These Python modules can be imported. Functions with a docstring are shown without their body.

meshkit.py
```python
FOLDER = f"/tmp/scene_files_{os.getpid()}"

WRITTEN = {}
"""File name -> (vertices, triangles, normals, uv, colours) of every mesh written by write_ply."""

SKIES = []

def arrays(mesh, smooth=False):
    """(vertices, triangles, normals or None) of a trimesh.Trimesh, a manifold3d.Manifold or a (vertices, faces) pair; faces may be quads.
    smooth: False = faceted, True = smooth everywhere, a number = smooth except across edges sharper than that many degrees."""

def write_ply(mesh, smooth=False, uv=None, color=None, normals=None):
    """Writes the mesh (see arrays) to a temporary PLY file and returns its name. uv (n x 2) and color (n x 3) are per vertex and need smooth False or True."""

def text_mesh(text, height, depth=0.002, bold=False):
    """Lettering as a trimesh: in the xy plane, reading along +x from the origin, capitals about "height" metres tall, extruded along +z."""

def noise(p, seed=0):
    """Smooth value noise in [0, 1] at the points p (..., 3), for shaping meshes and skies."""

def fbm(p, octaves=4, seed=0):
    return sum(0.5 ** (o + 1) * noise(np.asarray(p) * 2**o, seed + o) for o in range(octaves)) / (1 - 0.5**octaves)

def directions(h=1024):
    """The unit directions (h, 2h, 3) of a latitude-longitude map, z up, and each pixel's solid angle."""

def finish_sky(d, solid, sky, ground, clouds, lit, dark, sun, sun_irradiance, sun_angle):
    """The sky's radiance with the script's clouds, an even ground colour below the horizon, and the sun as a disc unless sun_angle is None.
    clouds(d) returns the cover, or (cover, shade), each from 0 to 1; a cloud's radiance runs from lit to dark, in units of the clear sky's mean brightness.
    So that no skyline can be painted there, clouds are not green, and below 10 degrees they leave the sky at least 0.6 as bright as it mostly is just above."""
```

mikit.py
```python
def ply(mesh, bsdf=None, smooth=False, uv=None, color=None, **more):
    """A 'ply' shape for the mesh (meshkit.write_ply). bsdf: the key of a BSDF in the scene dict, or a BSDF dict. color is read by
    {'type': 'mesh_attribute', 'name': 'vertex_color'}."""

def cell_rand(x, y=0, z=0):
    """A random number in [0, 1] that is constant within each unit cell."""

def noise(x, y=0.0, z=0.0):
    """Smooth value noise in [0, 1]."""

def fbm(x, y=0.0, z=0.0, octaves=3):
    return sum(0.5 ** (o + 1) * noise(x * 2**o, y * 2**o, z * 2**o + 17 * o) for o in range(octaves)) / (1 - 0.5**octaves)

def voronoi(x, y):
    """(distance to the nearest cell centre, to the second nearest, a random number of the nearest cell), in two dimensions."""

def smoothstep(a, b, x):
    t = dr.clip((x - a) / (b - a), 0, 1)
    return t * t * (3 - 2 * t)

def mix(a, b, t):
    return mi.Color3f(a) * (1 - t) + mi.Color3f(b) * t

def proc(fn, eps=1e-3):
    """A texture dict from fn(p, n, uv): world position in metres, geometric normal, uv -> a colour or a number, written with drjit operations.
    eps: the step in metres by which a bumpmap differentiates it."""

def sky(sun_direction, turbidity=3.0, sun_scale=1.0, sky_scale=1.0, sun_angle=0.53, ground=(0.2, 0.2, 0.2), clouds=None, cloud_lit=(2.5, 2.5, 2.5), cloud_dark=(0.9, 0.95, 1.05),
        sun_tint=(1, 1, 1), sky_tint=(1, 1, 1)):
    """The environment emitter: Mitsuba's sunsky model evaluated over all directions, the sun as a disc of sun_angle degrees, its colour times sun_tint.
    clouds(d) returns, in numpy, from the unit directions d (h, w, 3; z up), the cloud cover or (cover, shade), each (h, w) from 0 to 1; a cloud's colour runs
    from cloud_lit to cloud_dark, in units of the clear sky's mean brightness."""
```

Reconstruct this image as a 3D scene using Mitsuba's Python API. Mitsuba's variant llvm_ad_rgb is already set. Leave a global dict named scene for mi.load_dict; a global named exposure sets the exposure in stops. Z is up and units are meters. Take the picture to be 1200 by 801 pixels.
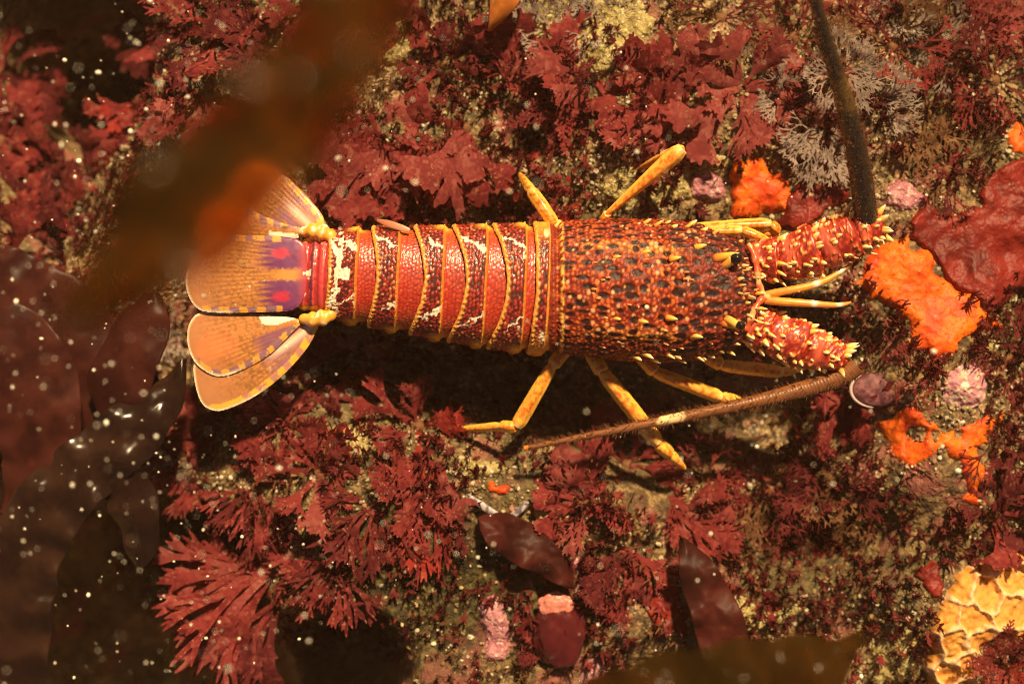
import math
import numpy as np, trimesh, shapely, drjit as dr, mitsuba as mi, mikit, meshkit
from mikit import noise, fbm, voronoi, smoothstep, mix, proc
from shapely.geometry import Polygon, LineString, Point
from shapely.ops import unary_union
from scipy.spatial import Delaunay, cKDTree
from scipy.interpolate import CubicSpline, PchipInterpolator

T = mi.ScalarTransform4f
scene, labels = {}, {}
S = 0.0005            # lengths below are in units of half a millimetre
H = 1600.0            # height of the camera over the animal (0.8 m)

# ------------------------------------------------------------------ camera, light, exposure
scene['water_air'] = {'type': 'homogeneous', 'albedo': {'type': 'rgb', 'value': [.95, .80, .62]}, 'sigma_t': .036, 'phase': {'type': 'hg', 'g': .55}}
scene['camera'] = {'type': 'thinlens', 'fov': 41.11, 'fov_axis': 'x', 'aperture_radius': 16 * S, 'focus_distance': (H - 25) * S,
                   'medium': {'type': 'ref', 'id': 'water_air'}, 'near_clip': 0.02, 'far_clip': 20.0,
                   'to_world': T().look_at(origin=[0, 0, H * S], target=[0, 0, 0], up=[0, 1, 0])}
scene['sky'] = mikit.sky([0.20, 0.62, 0.80], turbidity=3, sun_scale=1.0, sky_scale=0.26, sun_angle=4.0, sun_tint=(1.0, 0.86, 0.62), sky_tint=(1.0, 0.72, 0.5), ground=(0.05, 0.04, 0.03))
exposure = 2.42


# ------------------------------------------------------------------ helpers
def W(px, py, z=0.0):
    k = (H - z) / H
    return np.array([(px - 600) * k, (400.5 - py) * k, z])


count = {}


def numbered(key):
    n = count.get(key, 0)
    count[key] = n + 1
    return key if n == 0 else f'{key}_{n:03d}'


def tag(key, label=None, cat=None, group=None, kind=None):
    labels[key] = {k: v for k, v in (('label', label), ('category', cat), ('group', group), ('kind', kind)) if v}
    return key


def thing(name, label, cat, group=None, kind=None):
    return tag(numbered(name), label, cat, group, kind)


def put(key, mesh, bsdf, smooth=True, color=None, uv=None):
    V, F = mesh
    scene[key] = mikit.ply((np.asarray(V, float) * S, np.asarray(F)), bsdf, smooth=smooth, color=color, uv=uv)
    return key


def part(parent, name, mesh, bsdf, smooth=True, color=None, uv=None):
    return put(numbered(parent + '__' + name), mesh, bsdf, smooth, color, uv)


def grid(P, closed=False):
    n, m = P.shape[:2]
    i, j = np.meshgrid(np.arange(n - 1), np.arange(m if closed else m - 1), indexing='ij')
    j2 = (j + 1) % m
    a, b, c, d = i * m + j, (i + 1) * m + j, (i + 1) * m + j2, i * m + j2
    f = np.stack([a, b, c, d], -1).reshape(-1, 4)
    return P.reshape(-1, 3), np.vstack([f[:, [0, 1, 2]], f[:, [0, 2, 3]]])


def merge(ms):
    vs, fs, at = [], [], 0
    for v, f in ms:
        vs.append(v)
        fs.append(np.asarray(f) + at)
        at += len(v)
    return np.vstack(vs), np.vstack(fs)


def fb(x, y=0.0, z=0.0, s=1.0, o=3, seed=0):
    x, y, z = np.broadcast_arrays(np.asarray(x, float), y, z)
    return meshkit.fbm(np.stack([x / s, y / s, z / s], -1), o, seed)


def lerp(a, b, t):
    t = np.clip(np.asarray(t, float), 0, 1)[..., None]
    return np.asarray(a, float) * (1 - t) + np.asarray(b, float) * t


def sstep(a, b, x):
    t = np.clip((x - a) / (b - a), 0, 1)
    return t * t * (3 - 2 * t)


def path(pts, n):
    pts = np.asarray(pts, float)
    d = np.r_[0, np.cumsum(np.linalg.norm(np.diff(pts, axis=0), axis=1))]
    t = np.linspace(0, d[-1], n)
    return (CubicSpline(d, pts)(t) if len(pts) > 2 else np.stack([np.interp(t, d, pts[:, k]) for k in range(pts.shape[1])], 1)), t / d[-1], d / d[-1], d[-1]


def tube(pts, ra, rb=None, n=40, m=20, disp=None, cap=True):
    """A spline tube. ra, rb: half-widths across and up at the given points. Returns ((V, F), s, angle, length) with s and angle per vertex."""
    C, s, knots, L = path(pts, n)
    ra = PchipInterpolator(knots, np.broadcast_to(ra, len(knots)))(s) if np.ndim(ra) else np.full(n, float(ra))
    rb = ra if rb is None else PchipInterpolator(knots, np.broadcast_to(rb, len(knots)))(s)
    t = np.gradient(C, axis=0)
    t /= np.linalg.norm(t, axis=1, keepdims=True)
    side = np.cross([0, 0, 1.0], t)
    bad = np.linalg.norm(side, axis=1) < 1e-3
    side[bad] = [1, 0, 0]
    side /= np.linalg.norm(side, axis=1, keepdims=True)
    up = np.cross(t, side)
    a = np.arange(m) * 2 * np.pi / m
    k = np.ones((n, m)) if disp is None else disp(s[:, None], a[None, :], L)
    P = C[:, None] + (k * ra[:, None] * np.sin(a))[..., None] * side[:, None] + (k * rb[:, None] * np.cos(a))[..., None] * up[:, None]
    V, F = grid(P, True)
    sv, av = np.repeat(s, m), np.tile(a, n)
    if cap:
        V = np.vstack([V, C[:1], C[-1:]])
        j = np.arange(m)
        F = np.vstack([F, np.stack([j, (j + 1) % m, j * 0 + n * m], 1), np.stack([(n - 1) * m + (j + 1) % m, (n - 1) * m + j, j * 0 + n * m + 1], 1)])
        sv, av = np.r_[sv, 0, 1], np.r_[av, 0, 0]
    return (V, F), sv, av, L


def spine_mesh(base, d, length, r, hook=0.0, m=8):
    """A curved thorn and its tint position 0..1."""
    d = np.asarray(d, float) / np.linalg.norm(d)
    b = np.asarray(base, float)
    pts = [b - d * r * 0.6, b + d * length * 0.5 + np.array([0, 0, -hook * length * 0.1]), b + d * length + np.array([0, 0, hook * length * 0.25])]
    mesh, s, a, L = tube(pts, [r, r * 0.72, r * 0.12], n=9, m=m)
    return mesh, s


def outline(pts, wob=0.0, seed=0, round_=4):
    p = Polygon(pts).buffer(-round_).buffer(round_ * 2).buffer(-round_)
    if p.geom_type != 'Polygon':
        p = max(p.geoms, key=lambda g: g.area)
    c = np.array(p.exterior.segmentize(2.0).coords)
    if wob:
        n1, n2 = fb(c[:, 0], c[:, 1], 0, 20, 4, seed) - .5, fb(c[:, 0], c[:, 1], 9, 20, 4, seed + 5) - .5
        c = c + np.stack([n1, n2], 1) * 2 * wob
    p = Polygon(c).buffer(0)
    return p if p.geom_type == 'Polygon' else max(p.geoms, key=lambda g: g.area)


def cross2(pts, tri):
    a, b = pts[tri[:, 1]] - pts[tri[:, 0]], pts[tri[:, 2]] - pts[tri[:, 0]]
    return a[:, 0] * b[:, 1] - a[:, 1] * b[:, 0]


def chaikin(q, k=2):
    q = np.asarray(q, float)
    for _ in range(k):
        nx = np.roll(q, -1, axis=0)
        q = np.stack([.75 * q + .25 * nx, .25 * q + .75 * nx], 1).reshape(-1, 2)
    return q


def jitter_grid(q, x0, x1, dx, y0, y1, dy, j_):
    out = []
    for i, a_ in enumerate(np.arange(x0, x1, dx)):
        for b_ in np.arange(y0, y1, dy):
            out.append((a_ + q.uniform(-j_, j_) * dx, b_ + (i % 2) * dy / 2 + q.uniform(-j_, j_) * dy))
    return np.array(out)


def fill(poly, step, bstep=None):
    """Points and triangles of a polygon; also each point's distance to the edge."""
    bstep = bstep or step
    x0, y0, x1, y1 = poly.bounds
    g = np.stack(np.meshgrid(np.arange(x0, x1, step), np.arange(y0, y1, step * .87), indexing='ij'), -1)
    g[:, ::2, 0] += step / 2
    g = g.reshape(-1, 2)
    inner = poly.buffer(-bstep * .6)
    g = g[shapely.contains_xy(inner, g[:, 0], g[:, 1])] if not inner.is_empty else g[:0]
    rings = [poly.exterior, *poly.interiors]
    b = [np.array(r.segmentize(bstep).coords)[:-1] for r in rings]
    pts = np.vstack([*b, g])
    pts = np.unique(np.round(pts, 3), axis=0)
    tri = Delaunay(pts).simplices
    c = pts[tri].mean(1)
    tri = tri[shapely.contains_xy(poly.buffer(0.05), c[:, 0], c[:, 1])]
    e = cross2(pts, tri)
    tri = tri[np.abs(e) > 1e-4]
    e = cross2(pts, tri)
    tri[e < 0] = tri[e < 0][:, ::-1]
    d = shapely.distance(poly.boundary, shapely.points(pts))
    return pts, tri, d


# ------------------------------------------------------------------ the reef's height
HOLLOWS = [  # px, py, rx, ry, depth
    (140, 690, 110, 80, 300), (10, 20, 110, 120, 420), (-30, 180, 80, 120, 120), (90, 300, 120, 130, 70), (60, 520, 110, 110, 40),
    (200, 430, 60, 110, 90), (560, 445, 170, 45, 75), (840, 500, 200, 55, 90), (430, 410, 80, 35, 60), (620, 150, 22, 25, 45), (590, 240, 40, 18, 40),
    (980, 640, 90, 50, 70), (1000, 760, 60, 40, 30)]
RISES = [(1120, 300, 160, 170, 40), (690, 170, 120, 70, 22), (1130, 740, 90, 70, 45), (1000, 90, 170, 90, 25), (640, 60, 120, 60, 18), (500, 120, 110, 110, 18), (1120, 480, 120, 70, 25), (380, 560, 120, 70, 22), (740, 600, 120, 60, 25)]


def G(x, y):
    x, y = np.asarray(x, float), np.asarray(y, float)
    px, py = x + 600, 400.5 - y
    z = -92 + 62 * (fb(x, y, 3, 170, 2, 1) - .5) + 34 * (fb(x, y, 5, 52, 3, 2) - .5) + 13 * (fb(x, y, 7, 14, 3, 3) - .5)
    for cx, cy, rx, ry, d in HOLLOWS:
        q = np.sqrt(((px - cx) / rx) ** 2 + ((py - cy) / ry) ** 2)
        z = z - d * np.exp(-(q ** 3) * .8)
    q = np.sqrt(((px - 10) / 290) ** 2 + ((py - 910) / 300) ** 2) + .16 * (fb(x, y, 9, 70, 3, 4) - .5)
    z = z - 560 * np.exp(-q ** 7)      # a gully whose floor the light does not reach
    q = np.sqrt(((px - 375) / 88) ** 2 + ((py - 815) / 82) ** 2) + .2 * (fb(x, y, 2, 40, 3, 4) - .5)
    z = z - 260 * np.exp(-q ** 6)
    for cx, cy, rx, ry, d in RISES:
        z = z + d * np.exp(-(((px - cx) / rx) ** 2 + ((py - cy) / ry) ** 2))
    return z


def ground(px, py, lift=0.0):
    z = -90.0
    for _ in range(8):
        p = W(px, py, z)
        z = .5 * z + .5 * float(G(p[0], p[1]))
    return W(px, py, z) + np.array([0, 0, lift])


def unpx(X, Y, z):
    k = (H - z) / H
    return X / k + 600, 400.5 - Y / k


# ------------------------------------------------------------------ materials
def add_bsdf(key, color, rough=.5, spec=.4, bump=None, scale=None, **more):
    b = {'type': 'principled', 'base_color': color, 'roughness': rough, 'specular': spec, **more}
    if bump is not None:
        b = {'type': 'bumpmap', 'arbitrary': proc(bump, 2e-4), 'scale': scale, 'bsdf': b}
    scene[key] = {'type': 'twosided', 'bsdf': b}


vc = {'type': 'mesh_attribute', 'name': 'vertex_color'}
add_bsdf('shell_paint', vc, .42, .45, clearcoat=.8, clearcoat_gloss=.88)
add_bsdf('carapace_paint', vc, .52, .35)
add_bsdf('limb_paint', vc, .36, .5, clearcoat=.8, clearcoat_gloss=.9)
add_bsdf('matt_paint', vc, .7, .3)
add_bsdf('glossy_dark', {'type': 'rgb', 'value': [.012, .008, .006]}, .12, .6)


def rock_color(p, n, uv):
    x, y, z = p.x / S, p.y / S, p.z / S
    a = fbm(x / 60, y / 60, z / 60, 3)
    b = fbm(x / 9 + 31, y / 9, z / 9, 3)
    c = fbm(x / 3.2 + 7, y / 3.2, z / 3.2, 2)
    col = mix((.105, .064, .032), (.29, .19, .085), smoothstep(.36, .62, b))
    col = mix(col, mi.Color3f(.50, .40, .23), smoothstep(.60, .72, c) * smoothstep(.42, .6, a))
    col = mix(col, mi.Color3f(.045, .034, .020), smoothstep(.50, .36, c) * .6)
    col = mix(col, mi.Color3f(.28, .085, .075), smoothstep(.56, .68, fbm(x / 34 + 90, y / 34, z / 34, 3)) * .75)
    col = mix(col, mi.Color3f(.10, .085, .035), smoothstep(.52, .7, fbm(x / 80 + 50, y / 80, z / 80, 2)) * .6)
    low = dr.exp(-(dr.square((x + 100) / 130) + dr.square((y + 300) / 120))) + .8 * dr.exp(-(dr.square((x - 360) / 110) + dr.square((y + 240) / 80)))  # lower patches: greenish rock tone, plus shade put into the colour
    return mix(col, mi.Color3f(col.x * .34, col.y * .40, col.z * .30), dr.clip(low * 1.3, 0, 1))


def rock_bump(p, n, uv):
    x, y, z = p.x / S, p.y / S, p.z / S
    return fbm(x / 5, y / 5, z / 5, 3)


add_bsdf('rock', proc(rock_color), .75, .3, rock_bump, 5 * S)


def weed_bsdf(key, c0, c1, c2, spots=(.45, .25, .14), rough=.42):
    def f(p, n, uv):
        x, y, z = p.x / S, p.y / S, p.z / S
        t = .6 * fbm(x / 26, y / 26, z / 26, 3) + .4 * noise(x / 3.4, y / 3.4, z / 3.4)
        col = mix(mi.Color3f(c0), mi.Color3f(c1), smoothstep(.34, .66, t))
        col = mix(col, mi.Color3f(c2), smoothstep(.56, .72, fbm(x / 7 + 40, y / 7, z / 7, 2)) * .7)
        return mix(col, mi.Color3f(spots), smoothstep(.74, .80, noise(x / 2.6, y / 2.6, z / 2.6)) * smoothstep(.5, .6, noise(x / 19 + 8, y / 19, z / 19)) * .6)
    scene[key] = {'type': 'principledthin', 'base_color': proc(f), 'roughness': rough, 'diff_trans': .8, 'eta': 1.33}


weed_bsdf('weed_red', (.29, .050, .048), (.17, .025, .028), (.37, .10, .085))
weed_bsdf('weed_dusty', (.34, .080, .075), (.24, .045, .045), (.42, .14, .12))
weed_bsdf('weed_maroon', (.17, .032, .034), (.10, .018, .022), (.23, .06, .055))
weed_bsdf('weed_bright', (.36, .045, .038), (.26, .024, .024), (.44, .09, .06))
weed_bsdf('weed_brown', (.22, .11, .055), (.13, .06, .032), (.32, .18, .10))
weed_bsdf('weed_pale', (.40, .32, .27), (.26, .19, .16), (.50, .42, .36), (.6, .5, .4), .6)

# ------------------------------------------------------------------ the reef
def axis_lines(lo, hi, step, far):
    core = np.arange(lo, hi + step, step)
    out = np.cumsum(step * 1.35 ** np.arange(1, 24))
    out = out[out < far]
    return np.r_[(lo - out)[::-1], core, hi + out]


gx, gy = axis_lines(-690, 690, 3.0, 9000), axis_lines(-470, 470, 3.0, 9000)
X, Y = np.meshgrid(gx, gy, indexing='ij')
far = sstep(1100, 2200, np.hypot(X * .8, Y))
P = np.stack([X, Y, G(X, Y) * (1 - far) + far * (-140 + 160 * (fb(X, Y, 0, 500, 3, 8) - .5))], -1)
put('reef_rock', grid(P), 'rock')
tag('reef_rock', 'olive brown reef rock floor under the seaweed', None, None, 'structure')

# ------------------------------------------------------------------ rock lobster
lob = thing('rock_lobster', 'large red and orange spiny rock lobster stretched over the reef with its tail fan spread', 'lobster')
ab_x = [350, 385, 421, 470, 530, 590, 648]
ab_cy = [321, 321, 323, 327, 332, 336, 338]
ab_hw = [43, 49, 55, 60, 66, 72, 76]
ab_hh = [24, 34, 41, 47, 52, 56, 58]


def arch(x, th, dr_):
    cy, hw, hh = (np.interp(x, ab_x, v) for v in (ab_cy, ab_hw, ab_hh))
    sx, cz = np.sin(th), np.cos(th)
    yy = np.sign(sx) * np.abs(sx) ** .92 * (hw + dr_)
    zz = np.where(cz > 0, np.abs(cz) ** .85, -.75 * np.abs(cz)) * (hh + dr_)
    return np.stack([x - 600 + .05 * yy, 400.5 - cy + yy, zz - 6], -1)


DARK, RED, ORANGE, YEL, WHT = (.16, .010, .008), (.46, .022, .008), (.80, .27, .025), (.92, .50, .06), (.90, .80, .62)
abg = jitter_grid(np.random.default_rng(3), 370, 660, 4.0, -140, 140, 4.2, .3)
abt = cKDTree(abg)
abr = np.random.default_rng(8).random(len(abg))
SEGS = [  # posterior edge (middle, bow), straight line, front end
    (388, 4, 421, 452), (444.5, 12, 469, 507), (499.5, 18, 521, 556), (547.5, 21, 570, 603), (594, 21, 615, 634), (627, 6, 642, 652)]
for k, (c, bow, xs, xa) in enumerate(SEGS):
    n, m = max(34, int((xa - c + bow) / .8)), 190
    s = np.linspace(0, 1, n)[:, None]
    th = np.linspace(-2.0, 2.0, m)[None, :]
    zig = 1.6 * (fb(th * 40, k * 9.0, 0, 4, 2, 5) - .5)
    edge = c - bow * np.abs(np.sin(th)) ** 1.7 - 5 * np.maximum(np.abs(th) - 1.45, 0) + zig
    line = xs - 3 * np.abs(np.sin(th)) ** 4 + 0 * s
    x = edge + s * (xa - edge)
    t = (x - edge) / np.maximum(line - edge, 4)
    gran = (t < 1) * 1.0
    g1 = fb(x, th * 62, k, 3.4, 2, 11)
    qd, qi = abt.query(np.stack([x, th * 62 + 0 * x], -1).reshape(-1, 2))
    gb = np.clip(1 - (qd / 2.1) ** 2, 0, 1).reshape(x.shape)
    gr = abr[qi].reshape(x.shape)
    lip = np.exp(-((x - edge - .8 - 1.2 * np.sin(th * 62)) / 3.4) ** 2)
    ridge = np.exp(-((x - line) / 1.5) ** 2)
    wob0 = fb(x, th * 30, k, 8, 2, 45) - .5
    rr = 3.2 * np.sqrt(np.clip((x - edge) / 3, 0, 1)) - 3.2 + gran * (2.0 + 1.0 * gb * (.5 + gr)) + 1.8 * lip + 1.5 * ridge + (1 - gran) * (-1.2 - 4.5 * np.clip((x - line) / np.maximum(xa - line, 1), 0, 1) + .5 * gb)
    P = arch(x, th + 0 * s, rr)
    at = np.abs(th) + 0 * s
    big_ = fb(x, th * 62, k, 15, 2, 15)
    col = lerp((.060, .008, .007), lerp((.42, .034, .012), (.27, .018, .010), big_), sstep(.05, .45, gb))
    col = lerp(col, (.030, .006, .008), (gr < .22) * sstep(.1, .4, gb) * .8)
    col = lerp(col, (.62, .22, .08), (gr > .90) * sstep(.2, .5, gb) * .85)
    smo = lerp(lerp(RED, (.56, .06, .014), fb(x, th * 30, k, 12, 2, 41)), (.62, .13, .02), sstep(.55, 1.15, np.abs(th) + .3 * wob0) * .7)
    smo = lerp(smo, (.15, .010, .008), (1 - gb) * .55)
    smo = lerp(smo, (.55, .12, .03), (gr > .8) * sstep(.2, .6, gb) * .5)
    hatch = (np.sin(x * .0 + th * 62 * 1.1 + 3 * fb(x, th * 20, 0, 6, 2, 3)) > .55) * sstep(.12, .5, (x - line) / np.maximum(xa - line, 1))
    smo = lerp(smo, (.20, .015, .010), hatch * .75)
    if k == 5:
        smo = col
    col = np.where((gran > 0)[..., None], col, smo)
    wob = fb(x, th * 62, k, 5, 2, 51) - .5
    for sg in (-1, 1):   # pale splashes running back from the straight line
        ta = sg * (.45 + .07 * (sg > 0)) + sg * .36 * (1 - np.clip(t, 0, 1))
        d = np.abs((th - ta) * 58 + wob * 22)
        if k not in (5,):
            col = lerp(col, WHT, (d < 1.7 + 4 * wob + 1.6 * t) * (t < 1.02) * (t > .12 + .3 * ((k * 7 + sg) % 3 == 0)) * 1.0)
    if k == 0:
        mid = np.abs(th * 52 + wob * 3)
        col = lerp(col, WHT, ((mid < 5.0 + 4 * wob) & ((x < 392) | (x > 396) & (x < 414))) * 1.0)
        vein = np.abs(x - 399 - 3 * np.sin(th * 3) + wob * 6)
        col = lerp(col, (.90, .74, .52), (vein < 2.8) * (at < 1.15) * (fb(x, th * 62, 1, 5, 1, 9) > .36) * 1.0)
        for sg in (-1, 1):
            dd = np.abs(sg * th - (.83 - (x - 386) * .035)) * 45 + wob * 6
            col = lerp(col, WHT, (dd < 5.2) * (sg * th > .28) * (sg * th < 1.1) * (x < 404) * 1.0)
    col = lerp(col, (.92, .44, .08), np.clip(lip * 1.8 - .3, 0, 1) * (.65 + .35 * fb(x, th * 60, 2, 9, 2, 61)))
    col = lerp(col, (.85, .36, .05), np.clip(ridge * 1.3 - .2, 0, 1) * (.7 if k != 5 else 1))
    tipz = sstep(1.02, 1.30, at + .10 * wob) * np.exp(-((x - line + 2) / 8.0) ** 2)
    col = lerp(col, YEL, tipz)
    if k == 5:
        tw = np.exp(-((at - .82 - .1 * (th > 0)) / .13) ** 2) * np.exp(-((x - 637) / 4.) ** 2)
        col = lerp(col, WHT, sstep(.25, .6, tw))
        col = lerp(col, (.85, .33, .04), sstep(.6, 1.1, at) * .75)
    V, F = grid(P)
    part(lob, 'abdomen_segment', (V, F), 'shell_paint', True, np.clip(col.reshape(-1, 3), 0, 1))
    for sg in (-1, 1):   # the pointed side lobe that each ring ends in
        b = arch(np.array([line[0, 0] - 2]), np.array([sg * 1.62]), np.array([-3.]))[0]
        msh, ss, aa, L = tube([b + [4, -sg * 5, 8], b + [0, sg * 1, 0], b + [-8, sg * 4, -14], b + [-13, sg * 4, -26]], [2, 4.5, 4, 1], [1.6, 3, 2.6, 1], n=22, m=12)
        part(lob, 'side_lobe', msh, 'shell_paint', True, lerp((.85, .40, .05), (.75, .2, .03), ss))

msh, ss, aa, L = tube([W(442, 258, 16), W(458, 263, 22), W(480, 270, 26)], [1.5, 4.2, 2.5], [1, 1.5, 1], n=24, m=14)
part(lob, 'side_flap', msh, 'limb_paint', True, lerp((.42, .12, .06), (.62, .30, .18), ss))
# ---- last ring of the tail and the fan
n, m = 44, 120
s, th = np.linspace(0, 1, n)[:, None], np.linspace(-1.7, 1.7, m)[None, :]
x = 352 + s * 44 - 6 * (1 - s) * np.cos(th) ** 2
rr = 1.2 * np.sin(x * .55) * (x < 384) + 1.2 * (fb(x, th * 48, 0, 4, 2, 3) - .5)
P = arch(x, th + 0 * s, rr - 2.5)
wob = fb(x, th * 48, 2, 6, 2, 7) - .5
col = lerp((.42, .03, .03), (.62, .07, .07), sstep(-.4, .6, np.sin(x * .55)))
col = lerp(col, (.10, .02, .05), (np.abs(x - 368 + wob * 2) < 1.8) * .9)
col = lerp(col, WHT, ((np.abs(th * 46 + wob * 3) < 3.0) & (np.abs(x - 358) < 10)) * 1.0)
for ty in (-.58, .60):
    col = lerp(col, WHT, (np.hypot((th - ty) * 46, x - 357) < 4.6) * 1.0)
col = lerp(col, YEL, sstep(.95, 1.2, np.abs(th) + 0 * s))
part(lob, 'tail_base', grid(P), 'shell_paint', True, np.clip(col.reshape(-1, 3), 0, 1))


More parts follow.
